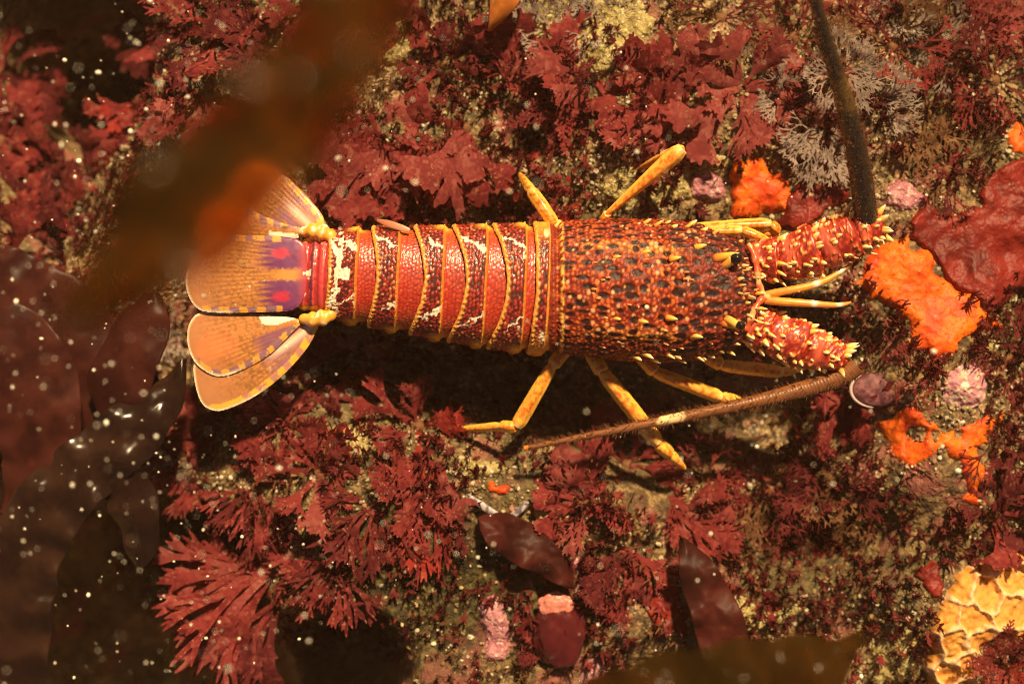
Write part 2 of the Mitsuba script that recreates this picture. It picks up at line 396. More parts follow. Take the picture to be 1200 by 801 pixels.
def fan_plate(name, pts, base, tip, z0, z1, side, dome, label=None, seed=0, kind='outer', blades=True):
    """One plate of the tail fan: a domed slab. base, tip: the ends of its middle line (px); side: which edge (+1 up in the photo, -1 down) carries the banded margin."""
    q = np.array(pts, float)
    q = np.stack([q[:, 0] - 600, 400.5 - q[:, 1]], 1)
    poly = outline(chaikin(q), 0, 0, 3)
    xy, tri, d = fill(poly, 1.7, 1.5)
    b, e = np.array([base[0] - 600, 400.5 - base[1]]), np.array([tip[0] - 600, 400.5 - tip[1]])
    ax = (e - b) / np.linalg.norm(e - b)
    L = np.linalg.norm(e - b)
    u = ((xy - b) @ ax) / L
    v = (xy - b) @ np.array([-ax[1], ax[0]]) * (1 if ax[0] > 0 else -1)
    ridge = np.sin(v * .95 / (.45 + .55 * np.clip(u, 0, 1))) * sstep(.15, .35, u) * sstep(.95, .6, u)
    z = z0 + (z1 - z0) * np.clip(u, 0, 1.1) ** 1.15 + dome * np.sqrt(np.clip(d / 28, 0, 1)) + .3 * ridge + .8 * (fb(xy[:, 0], xy[:, 1], seed, 8, 2, seed) - .5)
    V = np.column_stack([xy, z])
    # colour
    tan, pale, rim = (.44, .165, .045), (.47, .20, .085), (.88, .72, .50)
    sp = fb(xy[:, 0], xy[:, 1], seed, 2.6, 2, 70 + seed)
    rows = sstep(.05, .9, np.sin(v * 1.05 / (.45 + .55 * np.clip(u, 0, 1))))
    col = lerp(tan, pale, sstep(.55, .95, u + .15 * (fb(xy[:, 0], xy[:, 1], 1, 14, 2, 3) - .5)))
    speck = sstep(.50, .62, sp) * sstep(.97, .62, u + (14 - d) / 90 * (d < 14)) * sstep(.12, .3, u)
    col = lerp(col, (.20, .10, .03), speck * (.62 + .18 * rows))
    col = lerp(col, (.78, .42, .08), rows * sstep(.2, .4, u) * sstep(.75, .5, u) * .3 * (sp < .52))
    if kind == 'middle':
        pat = sstep(.42, .27, u + .05 * np.sin(v * .9) + .12 * (sp - .5)) * sstep(4, 9, np.abs(v) + 6 * (sp - .5))
        col = lerp(col, (.16, .035, .13), pat)
        mg = np.exp(-(((u - .20 + .1 * (sp - .5)) / .085) ** 2 + ((np.abs(v) - 25 + 6 * (sp - .5)) / 7.5) ** 2))
        col = lerp(col, (.50, .03, .07), sstep(.3, .7, mg))
        col = lerp(col, (.62, .28, .07), sstep(.32, .2, u + .1 * (sp - .5)) * sstep(8, 4, np.abs(v) + 8 * (sp - .5)) * .8)
        band = d < 6.5
        on = band & (np.abs(v) > 22) & (u > .2) & (u < .86)
        col = np.where(on[:, None], np.where((np.sin(u * 42 + 3 * sp) + 2.2 * (sp - .5) > 0)[:, None], (.26, .13, .18), (.70, .33, .06)), col)
    elif kind == 'inner':
        col = lerp(col, (.72, .22, .07), np.exp(-(((u - .76) / .16) ** 2 + ((v - 3) / 15.) ** 2)) * .9)
        col = lerp(col, WHT, ((u < .34) & (u > .05) & (v * side < -4) & (d < 11)) * 1.0)
        col = lerp(col, (.24, .09, .15), ((u < .5) & (v * side > 2)) * sstep(.5, .36, u) * .9)
        on = (d < 7) & (v * side > 3) & (u < .93)
        col = np.where(on[:, None], np.where((np.sin(u * 46 + 3 * sp) + 2.2 * (sp - .5) > 0)[:, None], (.28, .14, .18), (.74, .36, .06)), col)
    else:
        col = lerp(col, (.30, .13, .20), sstep(.55, .35, u) * (.4 + .6 * (np.sin(v * .5 + 2) > 0)))
        col = lerp(col, (.85, .60, .45), sstep(.5, .3, u) * np.exp(-((v * side + 2) / 4.5) ** 2))
        on = (d < 8) & (v * side > 2)
        col = np.where(on[:, None], np.where((np.sin(u * 52 + 3 * sp) + 2 * (sp - .5) > .2)[:, None] & (u < .75)[:, None], (.50, .22, .16), (.86, .44, .05)), col)
    rimw = sstep(3.4, 1.4, d) * sstep(.55, .7, u)
    col = lerp(col, rim, rimw * .9)
    col = lerp(col, (.88, .48, .08) if kind != 'middle' else (.40, .05, .08), sstep(.10, .0, u))
    # slab: the top and a copy of it just below
    n0 = len(V)
    low = V - [0, 0, 1.8]
    edges = np.sort(np.vstack([tri[:, [0, 1]], tri[:, [1, 2]], tri[:, [2, 0]]]), axis=1)
    un, cn = np.unique(edges, axis=0, return_counts=True)
    bd = un[cn == 1]
    F = np.vstack([tri, tri[:, ::-1] + n0, np.column_stack([bd[:, 0], bd[:, 1], bd[:, 1] + n0]), np.column_stack([bd[:, 0], bd[:, 1] + n0, bd[:, 0] + n0])])
    key = part(lob, name, (np.vstack([V, low]), F), 'shell_paint', True, np.clip(np.vstack([col, col * .8]), 0, 1))
    if label:
        tag(key, label)


fan_plate('telson', [(360, 283), (330, 277), (270, 276), (240, 287), (223, 305), (218, 325), (221, 345), (230, 360), (244, 367), (316, 366), (352, 364), (362, 340), (363, 305)], (362, 322), (218, 326), 17, 6, 1, 5, 'tan middle plate of the tail fan', 1, 'middle')
fan_plate('tail_flap', [(360, 374), (316, 369), (270, 366), (234, 364), (222, 376), (218, 392), (221, 412), (230, 428), (250, 441), (270, 440), (316, 418), (345, 388)], (358, 374), (222, 420), 9, -2, -1, 4, 'pale tan inner lower flap of the tail fan', 2, 'inner')
fan_plate('tail_flap', [(374, 382), (380, 368), (360, 372), (320, 388), (250, 400), (224, 420), (226, 450), (233, 473), (245, 481), (260, 482), (297, 466), (331, 441), (362, 407)], (376, 378), (240, 476), 4, -9, -1, 4, 'orange rimmed outer lower flap of the tail fan', 3, 'outer')
fan_plate('tail_flap', [(360, 268), (330, 262), (290, 244), (262, 232), (244, 240), (232, 258), (226, 276), (236, 288), (280, 283), (330, 282), (356, 279)], (360, 272), (234, 258), 9, -2, 1, 4, None, 4, 'inner')
fan_plate('tail_flap', [(378, 268), (382, 256), (362, 232), (338, 208), (318, 194), (298, 188), (280, 196), (268, 214), (262, 232), (290, 246), (330, 264), (356, 276)], (376, 272), (286, 192), 4, -9, 1, 4, None, 5, 'outer')
for sg, pts in ((1, [(392, 280, 14), (378, 272, 17), (364, 270, 15), (352, 274, 10)]), (-1, [(392, 366, 14), (378, 372, 17), (364, 374, 15), (352, 372, 10)])):
    msh, ss, aa, L = tube([W(*p) for p in pts], [5, 9, 8, 4], [4, 6, 6, 3], n=30, m=18, disp=lambda s, a, L: 1 + .12 * np.sin(s * 22) + .05 * np.cos(3 * a))
    part(lob, 'fan_joint', msh, 'shell_paint', True, lerp(lerp(YEL, (.80, .30, .03), fb(msh[0][:, 0], msh[0][:, 1], 0, 6, 2, 2)), WHT, sstep(.55, .68, fb(msh[0][:, 0], msh[0][:, 1], 3, 5, 2, 12))))  # white flecks: bright highlights put into the joint colour

# ---- carapace
cx = [638, 648, 660, 700, 740, 780, 820, 850, 872, 886, 893]
ctop = [266, 262, 260, 257, 256, 258, 263, 272, 286, 303, 322]
cbot = [408, 411, 413, 419, 423, 424, 421, 414, 402, 388, 371]
chh = [52, 58, 61, 66, 67, 66, 62, 56, 47, 35, 20]
rng = np.random.default_rng(4)
n, m = 270, 420
xx = np.linspace(638, 893, n)[:, None]
th = np.linspace(-np.pi, np.pi, m, endpoint=False)[None, :] + 0 * xx
pt, pb, ph = (PchipInterpolator(cx, v)(xx) for v in (ctop, cbot, chh))
arc = th * 76
side_ = sstep(30, 75, np.abs(arc))
wob = fb(xx + 0 * th, arc, 0, 7, 3, 2) - .5
XA = np.stack([xx + 0 * th, arc], -1).reshape(-1, 2)
beads = jitter_grid(rng, 630, 905, 5.6, -250, 250, 5.4, .34)
bsz = rng.uniform(1.5, 3.2, len(beads))
q1, i1 = cKDTree(beads).query(XA)
btop = np.clip(1 - (q1 / bsz[i1]) ** 2, 0, 1).reshape(n, m)
brand = rng.random(len(beads))[i1].reshape(n, m)
pits = jitter_grid(rng, 664, 905, 18, -250, 250, 11.5, .30)
psx, psy = rng.uniform(3.4, 8.6, len(pits)) * (1 + .35 * (pits[:, 0] > 780)), rng.uniform(2.4, 4.0, len(pits)) * (1 + .2 * (pits[:, 0] > 780))
q2, i2 = cKDTree(pits * [.62, 1]).query(XA * [.62, 1])
dxy = XA - pits[i2]
pd = np.sqrt((dxy[:, 0] / psx[i2]) ** 2 + (dxy[:, 1] / psy[i2]) ** 2).reshape(n, m) + .5 * wob
pit = sstep(1.12, .78, pd)
rimp = np.exp(-((pd - 1.35) / .28) ** 2)
net = np.clip(btop * 1.1 + .18 * rimp, 0, 1) * (1 - pit)
bead = fb(xx + 0 * th, arc, 4, 3.2, 2, 12)
r_ = 0.9 * btop ** .7 * (1 - .8 * pit) * (.5 + brand) - .5 * pit + 2.6 * wob
groove = -5 * np.exp(-((xx - 652) / 3.) ** 2) - 3.4 * np.exp(-((xx - 778 + .0022 * arc ** 2) / 5.) ** 2)
hump = 3.2 * np.exp(-((np.abs(arc) - 46) / 9.) ** 2) * sstep(670, 720, xx) * sstep(870, 800, xx)
r_ = (r_ + hump) * sstep(638, 646, xx) * sstep(893, 870, xx) + groove
hw = (pb - pt) / 2
yy = np.sign(np.sin(th)) * np.abs(np.sin(th)) ** .93 * (hw + r_)
zz = np.where(np.cos(th) > 0, np.abs(np.cos(th)) ** .88 * (ph + r_), -np.abs(np.cos(th)) ** .7 * (.62 * ph + r_ * .5)) - 4
P = np.stack([xx - 600 + 0 * th, 400.5 - (pt + pb) / 2 + yy, zz], -1)
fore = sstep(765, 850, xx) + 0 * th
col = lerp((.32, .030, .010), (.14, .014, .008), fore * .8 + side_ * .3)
darkc = pit
col = lerp(col, (.045, .008, .008), (1 - btop) * .55)
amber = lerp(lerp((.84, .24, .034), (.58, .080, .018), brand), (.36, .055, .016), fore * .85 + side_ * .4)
patch = fb(xx + 0 * th, arc, 7, 26, 2, 19)
col = lerp(col, amber, np.clip(net, 0, 1) * (.15 + .85 * sstep(.36, .62, .5 * bead + .5 * patch)))
col = lerp(col, (.016, .005, .004), darkc * .93)
stripe = np.exp(-((arc - 44 + (xx - 700) * .06) / 6.) ** 2) * sstep(672, 690, xx) * sstep(800, 780, xx) + np.exp(-((arc + 50) / 8.) ** 2) * sstep(660, 740, xx) * sstep(800, 780, xx) * .9
col = lerp(col, (.86, .36, .07), np.clip(stripe * 1.2, 0, 1) * (.25 + .75 * btop) * .85 * (1 - pit))
col = lerp(col, (.80, .45, .20), (brand < .10) * btop * .9 * (1 - fore * .4))
marg = np.exp(-((xx - 657) / 2.) ** 2)
col = lerp(col, (.85, .46, .10), np.clip(marg * 1.3, 0, 1) * sstep(.36, .55, bead))
col = lerp(col, (.22, .03, .015), sstep(654, 647, xx) * .8 + 0 * th)
V, F = grid(P, True)
V = np.vstack([V, P[0].mean(0)[None], P[-1].mean(0)[None]])
j = np.arange(m)
F = np.vstack([F, np.stack([(n - 1) * m + (j + 1) % m, (n - 1) * m + j, j * 0 + n * m + 1], 1), np.stack([j, (j + 1) % m, j * 0 + n * m], 1)])
col = np.vstack([np.clip(col.reshape(-1, 3), 0, 1), [[.1, .02, .01]] * 2])
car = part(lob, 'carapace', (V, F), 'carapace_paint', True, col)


def cara(px, a, lift=0.0):
    """A point on the carapace and its outward direction; a: angle from the crest, positive towards the top of the photo."""
    t_, b_, h_ = (float(PchipInterpolator(cx, v)(px)) for v in (ctop, cbot, chh))
    w_ = (b_ - t_) / 2
    p = np.array([px - 600, 400.5 - (t_ + b_) / 2 + np.sin(a) * w_, np.cos(a) * h_ - 4])
    nn = np.array([0, np.sin(a) / w_, np.cos(a) / h_])
    nn /= np.linalg.norm(nn)
    return p + nn * lift, nn


def thorn(parent, base, d, L, r, c0=(.62, .16, .02), c1=(.92, .55, .10), c2=(.95, .85, .62), hook=.3):
    msh, ss = spine_mesh(base, d, L, r, hook)
    part(parent, 'spine', msh, 'shell_paint', True, np.where((ss > .6)[:, None], lerp(c1, c2, (ss - .6) * 2.5), lerp(c0, c1, ss / .6)))


for px, a, L, r in [(832, .50, 27, 5.8), (842, -.52, 25, 5.4), (806, .62, 16, 5), (802, -.66, 16, 5), (780, .42, 12, 4), (776, -.40, 12, 4), (748, .50, 10, 3.6), (745, -.46, 10, 3.6), (716, .42, 8, 3), (716, -.44, 8, 3)]:
    p, nn = cara(px, a)
    thorn(car, p, nn * .55 + np.array([1, 0, 0]), L, r, (.55, .10, .015), (.93, .50, .05), (.95, .72, .28))
for i in range(13):
    for sg in (-1, 1):
        px = 742 + i * 11.2 + rng.uniform(-3, 3)
        p, nn = cara(px, sg * (1.18 + rng.uniform(-.14, .12)))
        thorn(car, p, nn * .8 + np.array([1, 0, -.1]), 6 + 7 * rng.random(), 2.4 + 1.6 * rng.random())
for i in range(46):
    px, a = rng.uniform(690, 872), rng.uniform(-1.0, 1.0)
    p, nn = cara(px, a, .8)
    thorn(car, p, nn * .7 + np.array([1, 0, 0]), 4 + 3 * rng.random(), 1.5 + .9 * rng.random(), (.35, .05, .015), (.75, .30, .06), (.85, .62, .36))
for i in range(30):
    p, nn = cara(rng.uniform(855, 888), rng.uniform(-1.2, 1.2))
    thorn(car, p, nn * .9 + np.array([1, 0, 0]) + rng.uniform(-.4, .4, 3), rng.uniform(4, 12), rng.uniform(1.3, 2.6), (.70, .16, .03), (.93, .60, .16), (.96, .88, .66))
for i in range(9):   # teeth of the front edge
    a = np.linspace(-1.35, 1.35, 9)[i]
    p, nn = cara(880, a)
    thorn(car, p, nn * .5 + np.array([1, 0, 0]), 9 + 5 * rng.random(), 2.8, (.7, .2, .03), (.95, .55, .08), (.95, .85, .6))

# ---- front plate between the antennae: an orange fork
for pts, r0 in (([(876, 286, 34), (884, 300, 38), (888, 325, 40), (895, 346, 34), (906, 350, 30)], 5), ([(874, 388, 34), (880, 372, 38), (888, 356, 40), (896, 348, 34), (906, 347, 30)], 5)):
    msh, ss, aa, L = tube([W(*p) for p in pts], [r0 * .5, r0 * .8, r0 * .7, r0 * .9, r0 * .5], n=50, m=16, disp=lambda s, a, L: 1 + .14 * np.sin(s * 30))
    part(lob, 'front_plate', msh, 'limb_paint', True, lerp((.88, .50, .22), (.62, .09, .03), sstep(.35, .65, fb(msh[0][:, 0], msh[0][:, 1], 0, 7, 2, 5))))

# ---- eyes on their stalks
for (ex, ey, bx, by) in ((861, 303, 845, 314), (866, 381, 848, 372)):
    e = thing(lob + '__eye', None, None)
    labels.pop(e)
    msh, ss, aa, L = tube([W(bx, by, 44), W((ex + bx) / 2, (ey + by) / 2, 52), W(ex - 2, ey, 57)], [4, 5, 5], n=16, m=16)
    part(e, 'stalk', msh, 'limb_paint', True, lerp((.75, .25, .03), (.92, .55, .10), ss))
    sp = trimesh.creation.icosphere(3, 6.6 if ey < 340 else 5.2)
    part(e, 'eyeball', (sp.vertices * [1.1, 1, .95] + W(ex + 2, ey, 59), sp.faces), 'glossy_dark')


# ---- antennae
def antenna(pts, radii, flag, fr, fcol, bands, seed, twist):
    an = numbered(lob + '__antenna')
    rg = np.random.default_rng(seed)
    for k in range(len(pts) - 1):
        a, b = W(*pts[k]), W(*pts[k + 1])
        d = (b - a) / np.linalg.norm(b - a)
        a2 = a - d * 4
        L = np.linalg.norm(b - a2)
        rA, rB = radii[k], radii[k + 1]
        knots = [a2 + d * L * q for q in (0, .12, .5, .86, 1.0)]
        rad = [rA * .72, rA * .95, (rA + rB) / 2, rB * 1.06, rB * .72]
        msh, ss, aa, LL = tube(knots, rad, [r * .8 for r in rad], n=60, m=64)
        V = msh[0]
        nz = fb(V[:, 0], V[:, 1], V[:, 2], 3.6, 2, seed + k)
        c = V - (a2 + np.outer((V - a2) @ d, d))
        V = V + c / np.maximum(np.linalg.norm(c, axis=1, keepdims=True), 1) * (1.6 * (nz - .5) + 1.8 * sstep(.62, .72, nz))[:, None]
        col = lerp((.24, .014, .008), (.56, .06, .016), sstep(.4, .64, nz))
        col = lerp(col, (.85, .42, .12), sstep(.66, .74, nz))
        col = lerp(col, (.70, .14, .07), np.exp(-((ss - .30) / .10) ** 2) * .7)
        part(an, 'base_joint', (V, msh[1]), 'shell_paint', True, np.clip(col, 0, 1))
        # thorns: rows along the joint and a crown on its far rim
        side = np.cross([0, 0, 1.0], d)
        side /= np.linalg.norm(side)
        up = np.cross(d, side)
        spots = [(rg.uniform(.2, .85), rg.uniform(-1.9, 1.9), rg.uniform(2.5, 6), rg.uniform(1.8, 3.4)) for _ in range(22)] + [(.93, q, rg.uniform(6, 15), rg.uniform(2.6, 4.6)) for q in rg.uniform(-1.7, 1.7, 6)]
        for (q, an_, Ls, rs) in spots:
            rr_ = np.interp(q, [0, .12, .5, .86, 1], rad)
            o = np.sin(an_) * side + np.cos(an_) * up * .8
            thorn(an, a2 + d * L * q + o * rr_, o * .75 + d * .8, Ls, rs, (.75, .22, .03), (.94, .62, .16), (.97, .90, .70), .2)
    # the whip
    msh, ss, aa, L = tube([W(*p) for p in flag], fr, n=420, m=14, disp=lambda s, a, L: 1 + .016 * np.sin(s * L * 1.7 + 2.5 * np.sin(s * 31) + .5 * np.sin(2 * a)) + .05 * (fb(s * L, a * 3, seed, 7, 2, seed) - .5) + 0 * a)
    V = msh[0]
    col = lerp(fcol[0], fcol[1], fb(V[:, 0], V[:, 1], 0, 10, 2, 3))
    col = lerp(col, np.array(fcol[0]) * .45, (np.sin(ss * L * 1.7 + 2.5 * np.sin(ss * 31) + .5 * np.sin(2 * aa)) > .5) * .25)
    for q, w, cc in bands:
        col = lerp(col, cc, sstep(w, w * .6, np.abs(ss - q) + w * .6 * (fb(V[:, 0], V[:, 1], V[:, 2], 5, 2, 6) - .5)))
    part(an, 'whip', (V, msh[1]), 'limb_paint', True, np.clip(col, 0, 1))
    C, s, kn, LL = path([W(*p) for p in flag], 260)
    rr = PchipInterpolator(kn, fr)(s)
    t = np.gradient(C, axis=0)
    t /= np.linalg.norm(t, axis=1, keepdims=True)
    br = []
    for i in range(4, 256):
        for _ in range(3):
            ang = rg.uniform(0, 2 * np.pi)
            sd = np.cross([0, 0, 1.], t[i])
            o = np.sin(ang) * sd + np.cos(ang) * np.cross(t[i], sd)
            o /= np.linalg.norm(o)
            b0 = C[i] + o * rr[i] * .9
            br.append(tube([b0, b0 + o * rg.uniform(3, 7.5) + t[i] * rg.uniform(1, 4)], [.7, .2], n=2, m=3)[0])
    key = part(an, 'bristles', merge(br), 'matt_paint', False, None)
    scene[key]['bsdf'] = {'type': 'ref', 'id': 'bristle'}
    tag(key, None, None, None, 'stuff')
    return an


add_bsdf('bristle', {'type': 'rgb', 'value': [.16, .07, .03]}, .7, .3)
antenna([(880, 304, 16), (915, 304, 24), (962, 291, 34), (1006, 270, 44), (1036, 262, 50)], [21, 25, 29, 27, 17],
        [(1016, 262, 50), (1012, 230, 72), (1000, 160, 118), (978, 80, 170), (955, 0, 215), (940, -70, 245)], [13.5, 13, 11.5, 8.2, 6.2, 5.4],
        ((.012, .007, .004), (.045, .024, .009)), [(.50, .08, (.10, .055, .012))], 21, 1)  # upper whip far darker than the lower: its shade is in the base colour
antenna([(876, 378, 12), (902, 390, 16), (946, 406, 20), (992, 421, 22)], [21, 25, 26, 15],
        [(1004, 428, 18), (985, 440, 14), (940, 456, 8), (880, 471, 4), (790, 490, -4), (700, 508, -14), (614, 525, -26)], [11.5, 11.5, 10, 7.6, 6, 4.3, 3.0],
        ((.17, .060, .022), (.27, .10, .03)), [(.555, .045, (.85, .62, .30)), (.995, .012, (.7, .2, .03))], 22, -1)

# ---- small inner feelers
for pts, rad in (([(896, 346, 30), (930, 339, 36), (966, 329, 38), (982, 320, 38), (998, 309, 36)], [4.6, 4.4, 3.8, 2.8, 1.4]), ([(896, 351, 30), (925, 354, 36), (956, 356, 38), (984, 357, 36), (997, 354, 34)], [5, 4.8, 4, 2.8, 1.4])):
    msh, ss, aa, L = tube([W(*p) for p in pts], rad, n=60, m=14)
    col = lerp((.85, .40, .05), (.62, .15, .025), fb(msh[0][:, 0], msh[0][:, 1], 0, 8, 2, 4))
    for q in (.56, .86):
        col = lerp(col, (.93, .86, .66), np.exp(-((ss - q) / .035) ** 2))
    part(lob, 'feeler', msh, 'limb_paint', True, col)


# ---- walking legs
def leg(joints, radii, label=None, seed=0, flat=.8):
    lg = numbered(lob + '__leg')
    for k in range(len(joints) - 1):
        a, b = W(*joints[k]), W(*joints[k + 1])
        d = b - a
        r0, r1 = radii[k][0] * .82, radii[k][1] * .82
        knots = [a - d * .02, a + d * .12, a + d * .5 + [0, 0, 2], a + d * .9, b]
        last = k == len(joints) - 2
        rad = [r0 * .6, r0 * .9, (r0 + r1) / 2, r1, r1 * (.12 if last else .7)]
        msh, ss, aa, L = tube(knots, rad, [r * flat for r in rad], n=70, m=28, disp=lambda s, a, L: 1 + .14 * np.cos(3 * a + .3) + .10 * (fb(s * L, a * 4, seed + k, 5, 2, seed) - .5))
        V = msh[0]
        g1 = fb(V[:, 0], V[:, 1], V[:, 2], 3.2, 2, seed + k)
        col = lerp((.86, .42, .045), (.92, .58, .10), g1)
        st = np.exp(-((np.angle(np.exp(1j * (aa - .1))) / .72) ** 4))
        g2 = fb(V[:, 0], V[:, 1], V[:, 2], 14, 2, seed + k + 40)
        col = lerp(col, (.72, .17, .012), st * (.35 + .65 * sstep(.40, .60, g1)) * sstep(.30, .55, g2 + .12) * sstep(1.0, .85, ss))
        col = lerp(col, (.55, .10, .01), sstep(.60, .70, g1) * .7)
        col = lerp(col, (.93, .76, .40), sstep(.90, 1., ss) * (.8 if last else .4))
        part(lg, 'joint', msh, 'limb_paint', True, np.clip(col, 0, 1))
    if label:
        tag(lg + '__joint', label)


leg([(672, 398, -30), (647, 428, -22), (605, 500, -36), (586, 499, -44), (536, 503, -78)], [(10, 10), (9.5, 10.5), (9, 8), (7, 4)], None, 1)
leg([(690, 410, -28), (706, 436, -22), (772, 520, -34), (786, 533, -44), (804, 550, -70)], [(11, 11), (11.5, 11), (11, 9), (9, 3)], None, 5)
leg([(745, 412, -28), (768, 436, -24), (846, 466, -34), (868, 472, -46), (893, 480, -70)], [(10, 10), (10, 9.5), (10, 9), (8, 4)], None, 9)
leg([(812, 408, -30), (846, 428, -34), (918, 436, -44), (948, 428, -60)], [(10, 10), (10, 9), (8, 4)], None, 13)
leg([(672, 285, -20), (650, 262, -4), (622, 222, -14), (608, 202, -60)], [(10, 10), (9.5, 9), (8, 3)], None, 17)
leg([(706, 285, -26), (704, 262, -30), (712, 250, -16), (800, 174, 10), (774, 184, -14), (742, 202, -70)], [(8, 8), (6, 6), (5.5, 11.5), (7, 7), (6, 3)], None, 21)
leg([(770, 285, -18), (790, 267, -2), (904, 262, 6), (912, 272, 2), (888, 277, -10)], [(9, 8), (5.5, 8.5), (8, 7), (7, 5)], None, 25)
leg([(790, 285, -10), (800, 272, 10), (870, 270, 22), (902, 282, 22)], [(7, 7), (7, 7.5), (8, 4)], None, 29)

# ------------------------------------------------------------------ seaweed fronds
def branch_poly(p, a, L, w0, w1):
    d, nn = np.array([math.cos(a), math.sin(a)]), np.array([-math.sin(a), math.cos(a)])
    q = p + d * L
    return unary_union([Polygon([p + nn * w0, p - nn * w0, q - nn * w1, q + nn * w1]), Point(*q).buffer(w1, 4)]), q


def frond_poly(rg, kind):
    out = []

    def grow(p, a, L, w, depth):
        w1 = w * (1.25 if kind == 'fan' else .92 if kind == 'strap' else .8)
        poly, q = branch_poly(p, a, L, w, w1)
        out.append(poly)
        if depth == 0:
            if kind == 'fan':
                for da in rg.uniform(-.75, .75, 3):
                    out.append(branch_poly(q, a + da, L * rg.uniform(.35, .7), w1 * .62, w1 * .3)[0])
            elif kind == 'strap':
                for da in (-.4, .35):
                    out.append(branch_poly(q, a + da + rg.uniform(-.2, .2), L * rg.uniform(.35, .8), w1 * .6, w1 * .3)[0])
            return
        if kind == 'fan':
            k = 3 if rg.random() < .6 else 2
            for da in np.linspace(-.55, .55, k) + rg.uniform(-.16, .16, k):
                grow(q, a + da, L * rg.uniform(.6, .85), w * .92, depth - 1)
            for sg in (-1, 1):
                if rg.random() < .6:
                    mid = p + (q - p) * rg.uniform(.4, .8)
                    out.append(branch_poly(mid, a + sg * rg.uniform(.6, 1.0), L * rg.uniform(.4, .7), w * .6, w * .35)[0])
        else:
            for da in (-.34, .34):
                grow(q, a + da * rg.uniform(.6, 1.3), L * rg.uniform(.6, .9), w * .86, depth - 1)
            if rg.random() < .5:
                grow(q, a + rg.uniform(-.15, .15), L * .7, w * .75, depth - 1)

    if kind == 'feather':
        p, a, n_ = np.zeros(2), 0.0, 9
        for i in range(n_):
            a += rg.uniform(-.12, .12)
            L = 8.0
            poly, q = branch_poly(p, a, L, 2.0 - i * .12, 1.9 - i * .12)
            out.append(poly)
            for sg in (-1, 1):
                sl = (22 - i * 1.9) * rg.uniform(.7, 1.15)
                b1, e = branch_poly(q, a + sg * rg.uniform(.6, .95), sl, 1.35, .9)
                out.append(b1)
                for f in (.4, .7):
                    for s2 in (-1, 1):
                        out.append(branch_poly(q + (e - q) * f, a + sg * .78 + s2 * rg.uniform(.5, .9), sl * .32, .9, .5)[0])
            p = q
    elif kind == 'finger':
        def fing(p, a, L, w, depth):
            poly, q = branch_poly(p, a, L, w, w * .95)
            out.append(poly)
            if depth == 0:
                out.append(branch_poly(q, a + rg.uniform(-.2, .2), L * .5, w * .9, w * .35)[0])
                return
            for da in (-.27, .25) if rg.random() < .7 else (-.34, .02, .36):
                fing(q, a + da * rg.uniform(.5, 1.3), L * rg.uniform(.55, 1.0), w * .9, depth - 1)
            if rg.random() < .6:
                out.append(branch_poly(p + (q - p) * rg.uniform(.3, .8), a + rg.choice([-1, 1]) * rg.uniform(.4, .8), L * .4, w * .7, w * .4)[0])
        fing(np.zeros(2), 0, 23, 2.5, 3)
    elif kind == 'plume':
        p, a, n_ = np.zeros(2), 0.0, 8
        for i in range(n_):
            a += rg.uniform(-.10, .10)
            poly, q = branch_poly(p, a, 8.5, 2.8 - i * .22, 2.6 - i * .22)
            out.append(poly)
            for sg in (-1, 1):
                if i < 1 or rg.random() < .12:
                    continue
                sl = (10 + 24 * math.sin(math.pi * min((i + 1.2) / n_, 1)) ** .8) * rg.uniform(.65, 1.15)
                ba = a + sg * rg.uniform(.32, .62)
                b1, e = branch_poly(q, ba, sl, 1.8, 2.0)
                out.append(b1)
                for f in (.45, .75, 1.0):
                    for s2 in (-1, 1):
                        if rg.random() < .8:
                            out.append(branch_poly(q + (e - q) * f, ba + s2 * rg.uniform(.3, .7), sl * rg.uniform(.22, .42), 1.5, .9)[0])
            p = q
        out.append(branch_poly(p, a, 12, 2, 1.2)[0])
    elif kind == 'spray':
        def thin(p, a, L, w, depth):
            poly, q = branch_poly(p, a, L, w, w * .8)
            out.append(poly)
            if depth:
                for da in (-.42, .4) if rg.random() < .55 else (-.5, 0.05, .5):
                    thin(q, a + da * rg.uniform(.6, 1.2), L * rg.uniform(.65, .95), w * .82, depth - 1)
        thin(np.zeros(2), 0, 17, 1.5, 4)
    elif kind == 'fan':
        grow(np.zeros(2), 0, 19, 3.6, 2)
    else:
        grow(np.zeros(2), 0, 21, 3.8, 3)
    u = unary_union(out).buffer(.5).buffer(-.5).simplify(.35)
    return u if u.geom_type == 'Polygon' else max(u.geoms, key=lambda g: g.area)


def make_frond(seed, kind, size=80):
    rg = np.random.default_rng(seed)
    poly = frond_poly(rg, kind)
    step = 5.5 if kind in ('fan', 'strap', 'plume', 'finger') else 9
    xy, tri, d = fill(poly, step, 4.2 if kind in ('fan', 'strap', 'plume', 'finger') else 5.5)
    k = size / xy[:, 0].max()
    xy = xy * k
    r = np.hypot(*xy.T)
    z = 9 * (fb(xy[:, 0], xy[:, 1], seed, 22, 3, seed) - .5) + 7 * np.sin(xy[:, 1] / 17 + seed) * (r / 80) + 2.2 * np.sin(xy[:, 0] / 8 + seed) * (r / 60) + .9 * np.sqrt(np.clip(d, 0, 4))
    kap = rg.uniform(-.010, .004)
    xx_ = np.sin(kap * xy[:, 0]) / kap
    zz_ = (1 - np.cos(kap * xy[:, 0])) / kap
    yy_ = xy[:, 1]
    zz_ = zz_ - .0035 * rg.uniform(-1, 1.6) * yy_ ** 2 * .6
    return mikit.ply((np.column_stack([xx_, yy_, z + zz_]) * S, tri), None, smooth=True)


PROTO = {k: [make_frond(100 * i + s_, k) for s_ in range(n_)] for i, (k, n_) in enumerate((('fan', 12), ('strap', 9), ('feather', 6), ('spray', 6), ('plume', 12), ('finger', 10)))}


